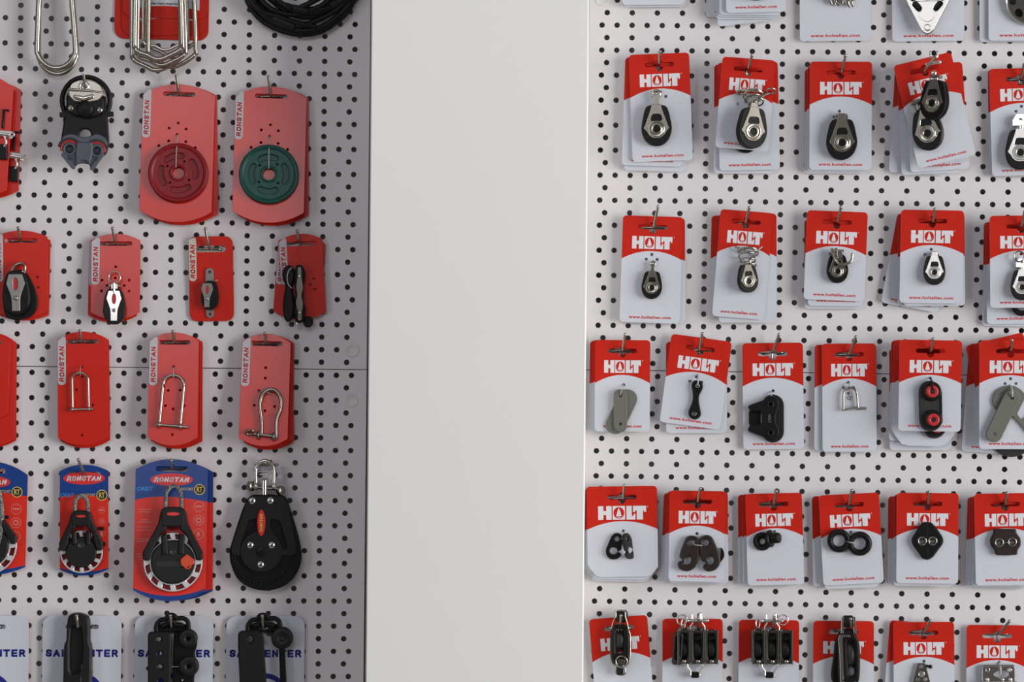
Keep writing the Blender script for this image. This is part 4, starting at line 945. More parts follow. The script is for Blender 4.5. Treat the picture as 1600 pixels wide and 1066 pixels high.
t = s[-1]
bb = G().slab(smooth([(-6, 45), (2, 45), (7, 36), (7, 26), (3, 14), (5, 0), (7, -16), (5, -34), (-2, -42), (-9, -38), (-12, -20), (-10, 0), (-8, 14), (-12, 26), (-12, 36)], 4), 0, 14, bev=3)
b2 = G().slab(smooth([(-4, 45), (4, 45), (9, 34), (6, 14), (6, -8), (9, -20), (7, -38), (2, -44), (-5, -42), (-9, -24), (-6, 0), (-8, 30)], 4), 4, 19, bev=3)
b3 = G().slab(circ(0, 0, 8, 18, 9), 0, 10, bev=2)
put(t, 454, 461, [('pulley_block', bb, 'black_plastic', [('lashing', G().tube(smooth([(2, 42, 15), (-3, 36, 16), (-5, 26, 16), (-3, 16, 16), (2, 10, 15)], 4, False), .9, 6), 'cord')])])
put(t, 468, 461, [('pulley_block', b2, 'black_plastic', [('steel_strap', G().slab(round_poly([(-2.4, 43), (3, 43), (3.2, 28), (6, 12), (3, -2), (6, -14), (3.6, -28), (3.2, -40), (-2.6, -40), (-2.4, -26), (-5.5, -12), (-3, 0), (-5, 12), (-2.4, 28)], 2), 18.5, 20, bev=.3), 'steel'), ('rivet', G().screw(.3, 29, 2, 20).screw(.3, -28, 2, 20), 'steel_bright')])])
put(t, 481.5, 503, [('rear_block', b3, 'black_plastic')])
put(t, 467, 505, [('end_bush', G().tube([(-2, 3, 8), (-2, -3, 8)], 3, 10), 'steel_bright')])

# ---- shackle tags
s = tagstack('red tag carrying a slim straight steel shackle, its pin pointing right', (127.8, 534.5, 124.7, 517), [
    dict(t=(131.5, 519), b=(133.5, 700.3), w=77, st=13, sb=12, tab=False), dict(t=(130, 518.8), b=(131.8, 698), w=77, st=13, sb=12, tab=False), dict(t=(128.5, 518.3), b=(129.5, 696), w=77, st=13, sb=12, tabh=70, holes=[(-1, -55), (0, -71), (-9.5, -91), (16, -115), (-1, -162)])], 'slim shackle tag', reach=12)
t = s[-1]; put(t, 125.5, 582.5, u_shackle(25, 57, 1.9, 0, 7, 'steel'), rot=1)
t.part('wire_tie', tie(t, 126.5, 572, 126.5, 586, 8, .6), 'cord')
s = tagstack('glossy red tag carrying a long leaning steel shackle over stacked tags', (272.5, 536.5, 270.3, 518), [
    dict(t=(277.5, 521.5), b=(277, 701.5), w=78, st=13, sb=12, tab=False), dict(t=(275.5, 521), b=(275, 700.5), w=78, st=13, sb=12, tab=False), dict(t=(272.5, 519.8), b=(271, 697), w=77, st=13, sb=13, tabh=70, holes=[(0, -54), (-8, -91), (10.5, -90.5), (-12, -115), (17.5, -115), (0, -120), (-.5, -160)], tilt=(-6.5, 0.0))], 'long leaning shackle tag', reach=12)
t = s[-1]; put(t, 273.5, 587.5, u_shackle(32.5, 79, 2.5, 0, 13, 'steel'), rot=-5)
t.part('wire_tie', tie(t, 272.5, 574, 272.5, 592, 9, .7), 'cord')
s = tagstack('red tag carrying a dark bow shackle with its eyed pin on the left', (415.7, 537.5, 414, 521), [
    dict(t=(421, 523), b=(419, 703), w=77, st=13, sb=12, tab=False), dict(t=(417.5, 523), b=(423, 700), w=74, st=13, sb=12, tab=False), dict(t=(417, 521.8), b=(411.5, 698), w=75.5, st=13, sb=12, slot=(50, 7.5, -15.5), tabh=70, holes=[(0, -53.5), (0, -70), (-9, -90), (-15.5, -113), (16, -114), (1, -121)], tilt=(-7.5, 0.0))], 'bow shackle tag', reach=12)
t = s[-1]
pts = smooth(ab(420, 650, [(409.2, 682, 5), (410, 668, 5.5), (408.5, 652, 6), (406.5, 636, 7), (410, 620, 7.5), (420, 611, 8), (431, 612.5, 8), (439, 624, 8), (438.6, 640, 7.5), (433, 655, 7), (432, 668, 6.5), (432.5, 686, 6)]), 4, False)
g = G().tube(pts, [2.5 + .8 * math.sin(math.pi * i / (len(pts) - 1)) for i in range(len(pts))], 12)
for x, y in ((405.5, 681.5), (429, 684)): g.join(G().ring(0, 0, 6.2, 2, -2.2, 2.2).xf(TR(x - 420, 650 - y, 5.5) @ RZ(-6) @ RY(70)))
pn = G().tube(ab(420, 650, [(398, 679.5, 5.5), (434, 684, 6)]), 2.6, 12).ring(0, 0, .1, .05, 0, .1) .join(G().torus(0, 0, 0, 5, 1.9, 22, 0, 1.25).xf(TR(391.5 - 420, 650 - 677, 6) @ RX(50)))
put(t, 420, 650, [('shackle', g, 'steel_dark', [('pin', pn, 'steel_dark')])])
t.part('wire_tie', tie(t, 404.5, 612, 424, 617, 12, .6, arch=-3), 'cord')
s = tagstack('short red tag at the left edge under taller ones, third tag row', None, [
    dict(t=(-13, 520), b=(-14, 699.5), w=78, st=16, sb=11, tab=False, lab='tall rear red tag sticking out right at the left edge, third tag row'), dict(t=(-16, 519.5), b=(-17, 697.5), w=79, st=16, sb=11, tab=False, lab='tall middle red tag at the left edge, third tag row'), dict(t=(-22, 519), b=(-27, 657), w=77, st=14, sb=10, tab=False)], 'left edge tag')

# ---- first tag row, left edge: lever fittings
s = tagstack('red tag with steel lever latches cut by the left edge, second row from top', None, [
    dict(t=(-23, 124), b=(-27, 312), w=111, st=15, sb=15, tab=False, gap=22, lab='lighter red tag with a lever latch standing out behind, left edge'), dict(t=(-33, 114), b=(-46, 308), w=110, st=19, sb=14, tab=False, slot=(60, 7, -18))], 'lever latch')
def latch(t, px, py, k=1.):
    lv = G().slab(stadium(-40, 4, 0, -1, 4.2, 4.8), 8, 12, [circ(0, -1, 1.6, 12)], bev=1).tube([(-40, 3, 14), (-4, -2, 14)], 2.0, 10)
    lv.screw(-2, -6, 3, 12, 0).tube(smooth([(-14, 2, 10), (-9, -12, 10), (-12, -20, 9)], 4, False), 2.2, 8)
    bx = G().box(-14, -28, 5, 12, 24, 10, b=1.2)
    wr = G().tube([(-15, 10, 4), (-13, 38, 4), (-6, 37, 4)], 2.2, 8)
    put(t, px, py, [('lever', lv, 'steel_bright'), ('catch_box', bx, 'black_plastic'), ('black_wire', wr, 'black_matt')], k=k)
latch(s[0], 37, 244.5); latch(s[1], 20, 210)

# ---- black cam block hanging alone
t = Thing('L', 'cam_cleat_block', 'black block with a grey cam cleat and black ring hanging bare on a hook', 'pulley block', 135, 130, 34)
M0 = lambda px, py, z=0, rot=0: t.at(px, py, R(rot), 1, z)
body = G().slab(round_poly(ab(135, 190, [(108, 148), (166, 150), (168, 185), (170, 222), (166, 240), (150, 252), (118, 250), (96, 232), (95, 222), (101, 186), (104, 165)]), 5), -8, 4, [circ(-2, -21, 9.2, 20)], bev=2)
body.slab(round_poly(ab(135, 190, [(105, 150), (163, 152), (164, 176), (150, 184), (120, 183), (106, 174)]), 5), 4, 12, bev=2.5)
o = t.part('body', body.xf(M0(135, 190)), 'black_plastic')
t.part('collar', G().lathe([(13, 10), (13, 18), (11, 20), (.01, 20)], 0, 0, 28).xf(M0(134.5, 171.5) @ Matrix.Scale(1, 4)), 'black_plastic', o)
t.part('screw', G().screw(-22, 0, 5, 11).xf(M0(134, 170)), 'steel', o); t.part('screw', G().screw(22.5, -3, 5, 11).xf(M0(134, 170)), 'steel', o)
rg = G().torus(0, 0, 0, 36, 4.0, 44, 0, 1.0); rg2 = G().torus(0, 0, 0, 31.8, 1.3, 44, 0, 1.)
cut = lambda g, y0: g
def arc_tube(r, th, a0, a1, z, n=36): return G().tube([(r * math.cos(R(a0 + (a1 - a0) * k / n)), r * math.sin(R(a0 + (a1 - a0) * k / n)), z) for k in range(n + 1)], th, 10)
rr_ = arc_tube(37, 4.0, -32, 212, 0)
rr_.box(-36, -22, 0, 10, 8, 7).box(37.5, -21, 0, 10, 8, 7)
t.part('ring', rr_.xf(M0(134.5, 157.5)), 'rubber'); t.part('ring_liner', arc_tube(32.2, 1.2, -5, 185, 0).xf(M0(134.5, 157.5)), 'tab_cream')
hdp = round_poly(ab(135, 145, [(109, 143), (163, 146), (163, 150), (156, 158), (138, 162), (118, 160), (110, 152)]), 3)
sh_ = G().slab(hdp, 12, 16, bev=1.2).join(G().slab(round_poly(ab(135, 145, [(109, 140), (113, 131), (124, 126), (146, 127), (158, 134), (163, 146)]), 4), 2, 9, [circ(-1.5, 12.5, 4, 16)], bev=1))
sh_.tube(ab(135, 145, [(109, 141, 14), (136, 143, 15), (163, 147, 14)]), 2.2, 10)
hp = t.part('head_plate', sh_.xf(M0(135, 145)), 'steel')
t.part('head_eye', G().torus(0, 0, 12, 6.2, 2.3, 26).tube([(-14, -17, 16), (0, -20, 18), (14, -16, 16)], 4, 12).xf(M0(132.5, 136)), 'steel_bright', hp)
cb = G().slab(round_poly(ab(133, 235, [(98, 214), (112, 209), (128, 215), (138, 215), (152, 209), (166, 216), (169, 228), (160, 245), (148, 262), (142, 264), (140, 257), (127, 256), (121, 258), (117, 263), (104, 246), (96, 230)]), [5, 6, 6, 6, 6, 5, 5, 5, 2, 2, 4, 4, 2, 2, 5, 5]), 5, 11, [circ(-23.5, 1, 6.2, 20), circ(19, -1.5, 6.2, 20)], bev=1.6)
cp = t.part('cam_cleat', cb.xf(M0(133, 235)), 'slate')
t.part('bridge', G().slab(round_poly(ab(133, 235, [(121, 223), (146, 223), (146, 240), (141, 260), (136, 252), (127, 252), (120, 261), (119, 240)]), 3), 9, 15, bev=1.8).slab(stadium(-32, -8, -17, -27, 3.4), 10, 14, bev=1).slab(stadium(27, -8, 12, -29, 3.4), 10, 14, bev=1).xf(M0(133, 235)), 'slate', cp)
for x, y in ((109.5, 234), (152, 236.5)):
    t.part('boss', G().lathe([(11, 9), (11, 12), (9.5, 13.5), (7.2, 13.5), (6.4, 12), (6.4, 5)], 0, 0, 26).disc(0, 0, 6.5, 3, 6).xf(M0(x, y)), 'slate', cp)
    t.part('red_cam', arc_tube(12.6, 1.8, 20 if x < 130 else -10, 190 if x < 130 else 160, 11, 16).xf(M0(x, y)), 'tooth_red', cp)
    t.part('cam_arch', arc_tube(17, 3.2, 15 if x < 130 else 20, 160, 9, 16).xf(M0(x + (1 if x < 130 else -1), y + 1)), 'charcoal', cp)
t.part('moulded_mark', text('W', 7, 6, bold=.02, cx=-23, cy=-14, z=14.2).join(text('W', 7, 6, bold=.02, cx=18, cy=-16, z=14.2)).xf(M0(133, 235)), 'ink_black', cp)
hook('L', 134, 138, 130.5, 118, 40, 'steel wire hook holding the bare black cam block', 14)

# ---- long steel shackles at the top left
def long_loop(lab, pts, r, m='steel_bright', z=14, sm_=4, side='L', cat='shackle', name='long_shackle', pinpx=None):
    xs = [p[0] for p in pts]; ax = sum(xs) / len(xs); t = Thing(side, name, lab, cat, ax, 0, z, group='loose long shackles at the top left')
    g = G().tube(smooth([(*q, 0) for q in ab(ax, 0, pts)], sm_, False), r, 14)
    t.part('bow', g.xf(t.at(ax, 0)), m)
    a, b = pts[0], pts[-1]
    t.part('pin', G().tube([(*q, 0) for q in ab(ax, 0, [(a[0] - 6, a[1]), (b[0] + 10, b[1])])], r * .9, 12).xf(t.at(ax, 0)), m)
    return t
def roundU(xl0, xl1, xr1, xr0, ytop, ys, yb, n=9):
    c = (xl1 + xr1) / 2; a = (xr1 - xl1) / 2; out = [(xl0, ytop), ((xl0 + xl1) / 2, (ytop + ys) / 2)]
    for k in range(n + 1):
        u = math.pi - math.pi * k / n; out.append((c + a * math.cos(u), ys + (yb - ys) * math.sin(u)))
    return out + [((xr0 + xr1) / 2, (ytop + ys) / 2), (xr0, ytop)]
long_loop('front long round-ended steel shackle at the top left', roundU(64, 57.5, 117, 108, -60, 74, 106.5), 4.3, 'steel', z=26)
long_loop('rear long round-ended steel shackle hanging slightly lower at the top left', roundU(62, 59.5, 118.5, 109, -60, 80, 115.5), 4.1, 'steel', z=16)
hook('L', 86, -52, 84, -75, 24, 'steel wire hook above the frame holding the long round shackles', 14)
def pentU(cx, top, wt, wb, ys, yb, lean=0):
    return [(cx - wt, top), (cx - wt * .35 - wb * .65, (top + ys) / 2), (cx - wb, ys - 4), (cx - wb + 1, ys + 2), (cx - wb + 7, ys + 8), (cx - wb * .45, yb - 5.5 + lean), (cx - 6, yb), (cx + 5, yb), (cx + wb * .5, yb - 6 - lean), (cx + wb - 8, ys + 7), (cx + wb - 1, ys + 1), (cx + wb, ys - 5), (cx + wt * .35 + wb * .65, (top + ys) / 2), (cx + wt, top)]
ph = [('foremost angular-ended steel shackle of the bunch on the red cards', 247, 33, 37, 74, 92, 56, 'steel', 4.4), ('second angular-ended steel shackle of the bunch', 251.5, 33, 37.5, 83, 101, 46, 'steel', 3.7),
      ('third angular-ended steel shackle of the bunch', 244, 36, 38, 89, 109, 37, 'steel', 3.8), ('angular-ended steel shackle pushed to the right of the bunch', 268, 32, 37, 84, 104, 28, 'steel', 3.7),
      ('smaller raised angular-ended steel shackle inside the bunch', 258, 32, 35, 63, 77.5, 19, 'steel_bright', 2.4), ('rearmost angular-ended steel shackle of the bunch, right side', 266, 34, 38, 66, 86, 12, 'steel', 3.0)]
for lb, cx, wt, wb, ys, yb, z, m_, r_ in ph: long_loop(lb, pentU(cx, -70, wt, wb, ys, yb), r_, m_, z=z, sm_=3)
# red cards behind that bunch
def rwo_card(lab, t0, b0, w_, z, txt, pb=13.5):
    t = Thing('L', 'display_card', lab, 'card', *t0, z, to=b0, group='red cards behind the angular shackles')
    h_ = t.h; W = w_ / 2
    g = G().slab(rrect(w_, h_, 16, 0, -h_ / 2, 7), 0, 1.2, bev=.3); c = t.part('card', g, 'card_red')
    wp = [(-W + 14, -20), (W - 14, -20), (W - 14, -h_ + pb)] + [(W - 14 - (w_ - 28) * k / 8, -h_ + pb + 6 * math.sin(math.pi * k / 8)) for k in range(1, 8)] + [(-W + 14, -h_ + pb)]
    t.part('white_panel', G().cap([ccwise(wp)], 1.35), 'card_white', c)
    if txt: t.part('web_address', text('www.rwo-marine.com', 66, 5, bold=.02, cx=2, cy=-h_ + pb + 9.5, z=1.5), 'ink_black', c)
    return t
rwo_card('rearmost red card behind the bunch of angular shackles, sticking out left', (256, -150), (252, 62), 146, 2, False)
rwo_card('middle red and white card behind the bunch of angular shackles', (252, -150), (257, 55.5), 131, 4, True, 21)
rwo_card('front red card with a white panel behind the bunch of angular shackles', (262, -160), (258.5, 28.8), 133, 6, True)
hook('L', 258, -48, 256, -72, 46, 'steel wire hook above the frame holding the angular shackles', 16)

# ---- coil of black cable
t = Thing('L', 'cable_coil', 'coil of thick black rope with joined ends hanging at the top', 'rope coil', 472, -38, 8)
pts = []; rnd = random.Random(5); N_ = 8
spec = [(0, 0, 93, 2), (1, 2, 88, 7), (0, -2, 90, 12), (-4, 6, 80, 15), (2, 8, 72, 18), (-6, 10, 64, 20), (8, 3, 84, 6), (-2, -1, 95, 3)]
for i, (ox, oy, rad, z) in enumerate(spec):
    nx = spec[(i + 1) % N_]
    for k in range(20):
        a = 2 * math.pi * k / 20 + math.pi / 2; u = k / 20
        q = [spec[i][j] * (1 - u) + nx[j] * u for j in range(4)]
        wob = 2.2 * math.sin(3 * a + i) + 1.6 * math.sin(5 * a + 2 * i)
        pts.append(((q[2] + wob) * math.cos(a) + q[0], (q[2] * .97 + wob) * math.sin(a) + q[1], q[3] + 4))
g = G().tube(smooth(pts[:-1], 2, False), 4.4, 10)
t.part('rope', g, 'rubber')
e1 = G().tube(smooth([(-112, 42, 22), (-88, 24 - 52, 24), (-66, -58, 24), (-40, -66, 22), (-10, -76, 20), (20, -82, 18)], 6, False), 4.2, 10)
e2 = G().tube(smooth([(-70, 26, 26), (-48, -28, 26), (-28, -50, 26), (-6, -58, 24), (26, -57, 22), (58, -46, 20), (84, -18, 18)], 6, False), 4.6, 10)
e3 = G().tube(smooth([(66, 8, 28), (44, -26, 28), (18, -44, 28), (-2, -53, 27)], 6, False), 4.4, 10)
t.part('rope_end', e1, 'rubber'); t.part('rope_end', e2, 'rubber'); t.part('rope_end', e3, 'rubber')
t.part('joint_sleeve', G().tube([(-14, -55, 26), (8, -59, 24)], 6.6, 12), 'black_matt'); t.part('joint_sleeve', G().tube([(-46, -70, 22), (-14, -82, 20)], 5.8, 12), 'black_matt'); t.part('joint_sleeve', G().tube([(44, -50, 22), (78, -34, 20)], 6.2, 12), 'black_matt')
hook('L', 470, -120, 468, -145, 30, 'steel wire hook above the frame holding the rope coil', 14)

# ---- blue and red cards with ratchet blocks
def blister_card(t, w_, h_, st, sb, k=1., ell=True, words=True, slot=(50, 8, -15), back=False, icons=3):
    o = arc_card(w_, h_, st, sb, 16); W = w_ / 2; top = o[:17]; bot = o[17:]
    wave = [(-W + w_ * i / 16, -h_ * .292 + 6.5 * k * math.sin(math.pi * (i / 16) ** .8) - 1.5 * i / 16) for i in range(17)]
    low = [(-W + w_ * i / 16, -h_ + sb + 3 * k - (sb - 2 - 3 * k) * 1.0 * (1 - (2 * i / 16 - 1) ** 2) ) for i in range(17)]
    sl = stadium(-slot[0] / 2 + slot[1] / 2, slot[2], slot[0] / 2 - slot[1] / 2, slot[2], slot[1] / 2)
    g = G(); z1 = 1.1
    g.cap([ccwise(top + wave), sl], z1, True, 0); g.cap([ccwise(wave[::-1] + low)], z1, True, 1); g.cap([ccwise(low[::-1] + bot)], z1, True, 0)
    full = top + bot; g.cap([ccwise(full), sl], 0, False, 1)
    split = top + [wave[0], low[0]] + bot + [low[-1], wave[-1]]
    g.wall(top, 0, top, z1, True, 0); g.wall([top[-1], wave[0], low[0], bot[0]], 0, [top[-1], wave[0], low[0], bot[0]], z1, True, 1, False)
    g.wall(full, 0, full, z1, True, 1, False)
    g.wall(sl, 0, sl, z1, False, 0)
    c = t.part('card', g, ['blue', 'blister_red'])
    if back: return c
    ew = 66 * (k if k > .9 else .98); ey = -32 * k
    t.part('badge', G().cap([circ(0, ey, ew / 2, 36, 9.8)], z1 + .12), 'badge_red', c)
    t.part('badge_lettering', block_text('RONSTAN', ew * .82, 7.8, 1.9, shear=.2, cy=ey, z=z1 + .24), 'ink_white', c)
    if words:
        ry = -46.5 * k if k > .9 else -47.
        rx = 43.5 if k > .9 else 27.5
        t.part('range_name', text('ORBIT', 25 if k > .9 else 21, 6.4, shear=.15, bold=.02, cx=-41 if k > .9 else -26, cy=ry, z=z1 + .12), 'ink_cyan', c)
        t.part('small_lettering', text('RATCHET', 18, 4.2, bold=.0, cx=rx - 19, cy=ry, z=z1 + .12), 'ink_yellow', c)
        t.part('round_badge', G().cap([circ(rx, ry - .5, 8.4, 30)], z1 + .12).cap([circ(rx, ry - .5, 7.2, 30)], z1 + .2, True, 1).cap([circ(rx, ry - .5, 6.8, 30)], z1 + .26, True, 1).join(text('RT', 8.6, 8.2, bold=.02, cx=rx, cy=ry - .5, z=z1 + .35)), ['ink_yellow', 'ink_black'], c)
        for i in range(icons):
            y = ry - 27 * (k if k > .9 else .88) - i * 21.5 * (1 if k > .9 else .85)
            ic = G().cap([circ(rx - .5, y, 8.2 * k, 26), circ(rx - .5, y, 7.3 * k, 26)], z1 + .12)
            if i == 0: ic.cap([rrect(11 * k, 2.6, 1.2, rx - .5, y)], z1 + .12)
            if i == 1: ic.cap([circ(rx - .5, y, 4.6 * k, 16), circ(rx - .5, y, 2.6 * k, 16)], z1 + .12)
            if i == 2: ic.cap([rrect(4, 7, 1.2, rx - .5, y)], z1 + .12)
            t.part('pictogram', ic, 'ink_pink', c)
        if k > .9:
            for i, (yy, ww) in enumerate([(-79, 21), (-82.5, 19), (-95, 12), (-98.5, 21), (-106, 23), (-111, 23), (-125, 20), (-128.5, 22), (-148, 20), (-152, 22), (-156, 18)]):
                t.part('fine_print', G().cap([rrect(ww, 1.0, .3, -W + 15, yy)], z1 + .12), 'ink_pink', c)
    return c
def ratchet(k, R_, top_w, hgt, bodyr, lever=False):
    """rope-headed ratchet block about the sheave centre"""
    rim = G(); hl = [None] * 0
    segs = []
    for a in range(-180 - 13, 180 - 13, 30):
        p = []
        for q in range(-9, 10, 6): p.append(((R_ - 2.2) * math.cos(R(a + q)), (R_ - 2.2) * math.sin(R(a + q))))
        for q in range(9, -10, -6): p.append(((R_ - 9.5) * math.cos(R(a + q - 3)), (R_ - 9.5) * math.sin(R(a + q - 3))))
        segs.append(p)
    rim.slab(circ(0, 0, R_, 56), 3, 9, [circ(0, 0, R_ * .62, 36)] + segs, bev=.8)
    inn = G().slab(circ(0, 0, R_ - 1.5, 44), 1, 3.4)
    bod = G().slab(circ(0, 0, bodyr, 44), 2, 15, bev=2.2)
    w2 = top_w / 2; S = R_ + 1
    for q in (-1, 1):
        arm = round_poly([(q * w2 * .5, hgt), (q * w2, hgt - 3), (q * (w2 + 4), hgt * .72), (q * S, 14), (q * (S - 1), 3), (q * (S - 9), 2), (q * (S - 13), 12), (q * w2 * 1.05, hgt * .52), (q * w2 * .55, hgt * .60)], 3)
        bod.slab(arm, 6, 17, bev=2)
        bod.slab(round_poly([(q * w2 * .5, hgt * .55), (q * w2 * .95, hgt * .5), (q * w2 * .9, 10), (q * w2 * .4, 12)], 3), 6, 17, bev=2)
    bod.slab(round_poly([(-w2, hgt - 2), (-w2 * .6, hgt + 3), (w2 * .6, hgt + 3), (w2, hgt - 2), (w2 * .9, hgt * .66), (-w2 * .9, hgt * .66)], 3), 5, 18, bev=2)
    rt = w2 * .62; rop = []
    y0 = hgt + 1; yt = hgt + 36 * k
    rop = smooth([(-rt, y0 - 6, 11), (-rt - .5, y0 + 8 * k, 12), (-rt * .95, yt - 12 * k, 12), (-rt * .5, yt - 3 * k, 12), (0, yt, 12), (rt * .5, yt - 3 * k, 12), (rt * .95, yt - 12 * k, 12), (rt + .5, y0 + 8 * k, 12), (rt, y0 - 6, 11)], 5, False)
    rp_ = G().tube(rop, 3.2, 12)
    sub = [('sheave_rim', rim, 'silver_ring'), ('sheave_core', inn, 'sheave_red'), ('red_badge', G().slab(circ(0, hgt - 8 * k, 10 * k, 24, 2.8 * k), 17.6, 18.8, bev=.3), 'badge_red'), ('rope_head', rp_, 'rope'), ('centre_cap', G().lathe([(5, 14.6), (5, 15.8), (4, 16.2), (3.6, 15.4), (.01, 15.4)], 0, bodyr * .45, 22), 'charcoal')]
    if lever:
        sub.append(('ratchet_lever', G().slab(round_poly([(12, 4), (22, 12), (33, 4), (34, -3), (26, -6), (20, -10), (13, -5)], 2), 14, 19, bev=.9).ring(23, -5, 6.5, 4, 14, 17), 'orange'))
        sub.append(('track', G().slab(stadium(-22, -3, 12, -3, 4.6), 14.6, 15.6, bev=.3), 'ink_black'))
    return [('ratchet_block', bod, 'black_matt', sub)]
t = Thing('L', 'carded_ratchet_block', 'narrow blue and red card with a small rope-headed ratchet block', 'ratchet block', 131.5, 726.5, 9, to=(131.5, 899.5))
blister_card(t, 75, t.h, 9.5, 10, .66, slot=(51, 8, -15), icons=3)
t.part('clear_backing', G().slab(rrect(61, 30, 2, 4, -13), -1.6, -.8, [stadium(-21, -15, 21, -15, 4)]), 'smoke')
put(t, 128, 862, ratchet(.72, 33, 31, 62, 24), z=3)
put(t, 128, 862, [('side_tab', G().box(30, 36, 6, 9, 5, 4).box(33, 12, 6, 8, 6, 4), 'black_plastic')])
hook('L', 132.5, 741, 122.5, 718.5, 10, 'steel wire hook holding the narrow blue and red ratchet card', 20, stem=False)
tb_ = Thing('L', 'display_card', 'wide blue and red card behind the large ratchet block card', 'card', 277, 721, 7, to=(276, 938.5)); blister_card(tb_, 112, tb_.h, 17, 15, 1., back=True)
t = Thing('L', 'carded_ratchet_block', 'wide blue and red card with a large ratchet block and orange lever', 'ratchet block', 269, 717.8, 12, to=(266, 938.5))
t.e.matrix_world = t.e.matrix_world @ RX(-6.5)
blister_card(t, 112, t.h, 16.5, 17, 1.)
put(t, 272, 878.6, ratchet(1., 45.5, 38, 82, 34, True), z=3)
hook('L', 269, 733, 267.5, 719.5, 14, 'steel wire hook holding the wide blue and red ratchet card', 12, stem=False)
t = Thing('L', 'carded_ratchet_block', 'blue and red ratchet card cut by the left edge, only its right part showing', 'ratchet block', -16, 721, 9, to=(-21, 899))
blister_card(t, 119, t.h, 20, 14, 1.)
put(t, -19, 852, ratchet(1., 45.5, 40, 62, 34), z=3)
put(t, -19, 852, [('side_rope', G().tube(smooth([(12, 96, 14), (19, 80, 15), (23, 52, 15), (22, 24, 14), (18, -8, 12)], 5, False), 4.2, 12), 'rope'), ('side_tab', G().box(27, 44, 8, 12, 5, 5), 'black_plastic')])

hook('L', -16, 736, -20, 718, 12, 'steel wire hook for the blue and red card at the left edge', 12, stem=False)
# ---- large bare black block
t = Thing('L', 'ratchet_block', 'large bare black ball block with a red oval badge and steel shackle', 'pulley block', 410, 725, 4)
A_ = lambda px, py, z=0, rot=0, k=1.: t.at(px, py, R(rot), k, z)
egg = smooth([(-24, 92), (-8, 94), (12, 94), (30, 91), (37, 76), (50, 34), (56, 4), (54, -16), (44, -36), (26, -50), (2, -55), (-22, -51), (-42, -38), (-53, -16), (-55.5, 6), (-48, 34), (-34, 76)], 4)
front = round_poly([(-22, 93), (26, 93), (34, 82), (49, 12), (47, 2), (40, 0), (-44, 0), (-52, 2), (-53, 14), (-30, 82)], [6, 6, 6, 8, 4, 2, 2, 4, 8, 6])
win = [ccwise(round_poly([(-13, 58), (-10, 42), (-16, 36), (-28, 22), (-34, 10), (-38, 16), (-26, 54)], 3)), ccwise(round_poly([(9, 58), (8, 42), (14, 36), (25, 20), (29, 8), (34, 14), (22, 54)], 3))]
bd = G().slab(egg, 1, 8, bev=2).slab([(x * .95, y * .96) for x, y in egg], 8, 14).slab([(x * .985, y * .985) for x, y in egg], 14, 20, bev=2)
ob = t.part('body', bd.xf(A_(415, 867)), 'black_plastic')
t.part('cheek', G().slab(front, 20, 24, win, bev=1.2).slab(circ(-6, 7, 33, 48), 20, 25, bev=1.4).xf(A_(415, 867)), 'black_matt', ob)
rim = G().lathe([(37, 19), (37, 21.5), (36, 22.5), (34.5, 22)], -6, 7, 48)
for a in range(0, 360, 12):
    if True: rim.ball(-4 + 45.5 * math.cos(R(a)), 2 + 45.5 * math.sin(R(a)), 20, 2.6, seg=8) if math.sin(R(a)) < .15 else None
t.part('ball_bearings', rim.xf(A_(415, 867)), 'black_plastic', ob)
t.part('centre_cap', G().lathe([(8, 24.5), (8, 26), (7, 26.6), (.01, 26.4)], 0, 0, 26).xf(A_(409, 860)), 'black_plastic', ob)
for x, y in ((394.9, 781.3), (422.9, 781), (391.8, 850), (425.2, 850), (408, 880.3)):
    t.part('screw', G().screw(0, 0, 5.6, 24).join(G().box(0, 0, 27.2, 5, 1.2, .6, b=.1).box(0, 0, 27.2, 1.2, 5, .6, b=.1), 1).xf(A_(x, y)), ['steel_bright', 'ink_black'], ob)
t.part('red_badge', G().slab(circ(0, 0, 6.4, 30, 20.5), 24, 26.6, bev=1).join(block_text('RONSTAN', 27, 4.6, 1., rot=R(90), z=26.9), 1).xf(A_(409, 815.4)), ['badge_red', 'ink_yellow'], ob)
sk = G().tube(smooth([(-13.5, -14, 16), (-14, 2, 16), (-13, 14, 16), (-7, 22, 16), (0, 24.5, 16), (7, 22, 16), (13, 14, 16), (14.5, 2, 16), (14, -14, 16)], 4, False), 3.0, 12)
for q in (-1, 1): sk.join(G().ring(0, 0, 6, 2, -2.6, 2.6).xf(TR(q * 14, -15, 16) @ RY(90)))
so = t.part('shackle', sk.xf(A_(414, 744)), 'steel_bright')
t.part('pin', G().tube([(-22, -16, 16), (26, -20, 16)], 2.6, 12).join(G().disc(0, 0, 7.5, -6, 2).xf(TR(-19, -15, 14) @ RY(50))).join(G().disc(0, 0, 7, -4, 4).xf(TR(25, -22, 14) @ RY(40))).xf(A_(414, 744)), 'steel_dark', so)
t.part('swivel_post', G().tube([(0, -6, 18), (0, -28, 18)], 4.6, 14).tube([(-7, 3, 17), (5, 4, 17)], 1.4, 8).xf(A_(413.5, 744)), 'steel_bright', so)
t.part('label_card', G().slab(rrect(63, 44, 1.5), 0, .8, [stadium(-20, 8, 20, 8, 3.4)]).xf(A_(418, 752)), 'smoke')
hook('L', 416, 727, 414, 723, 22, 'steel wire hook holding the large bare black block', 8, stem=False)

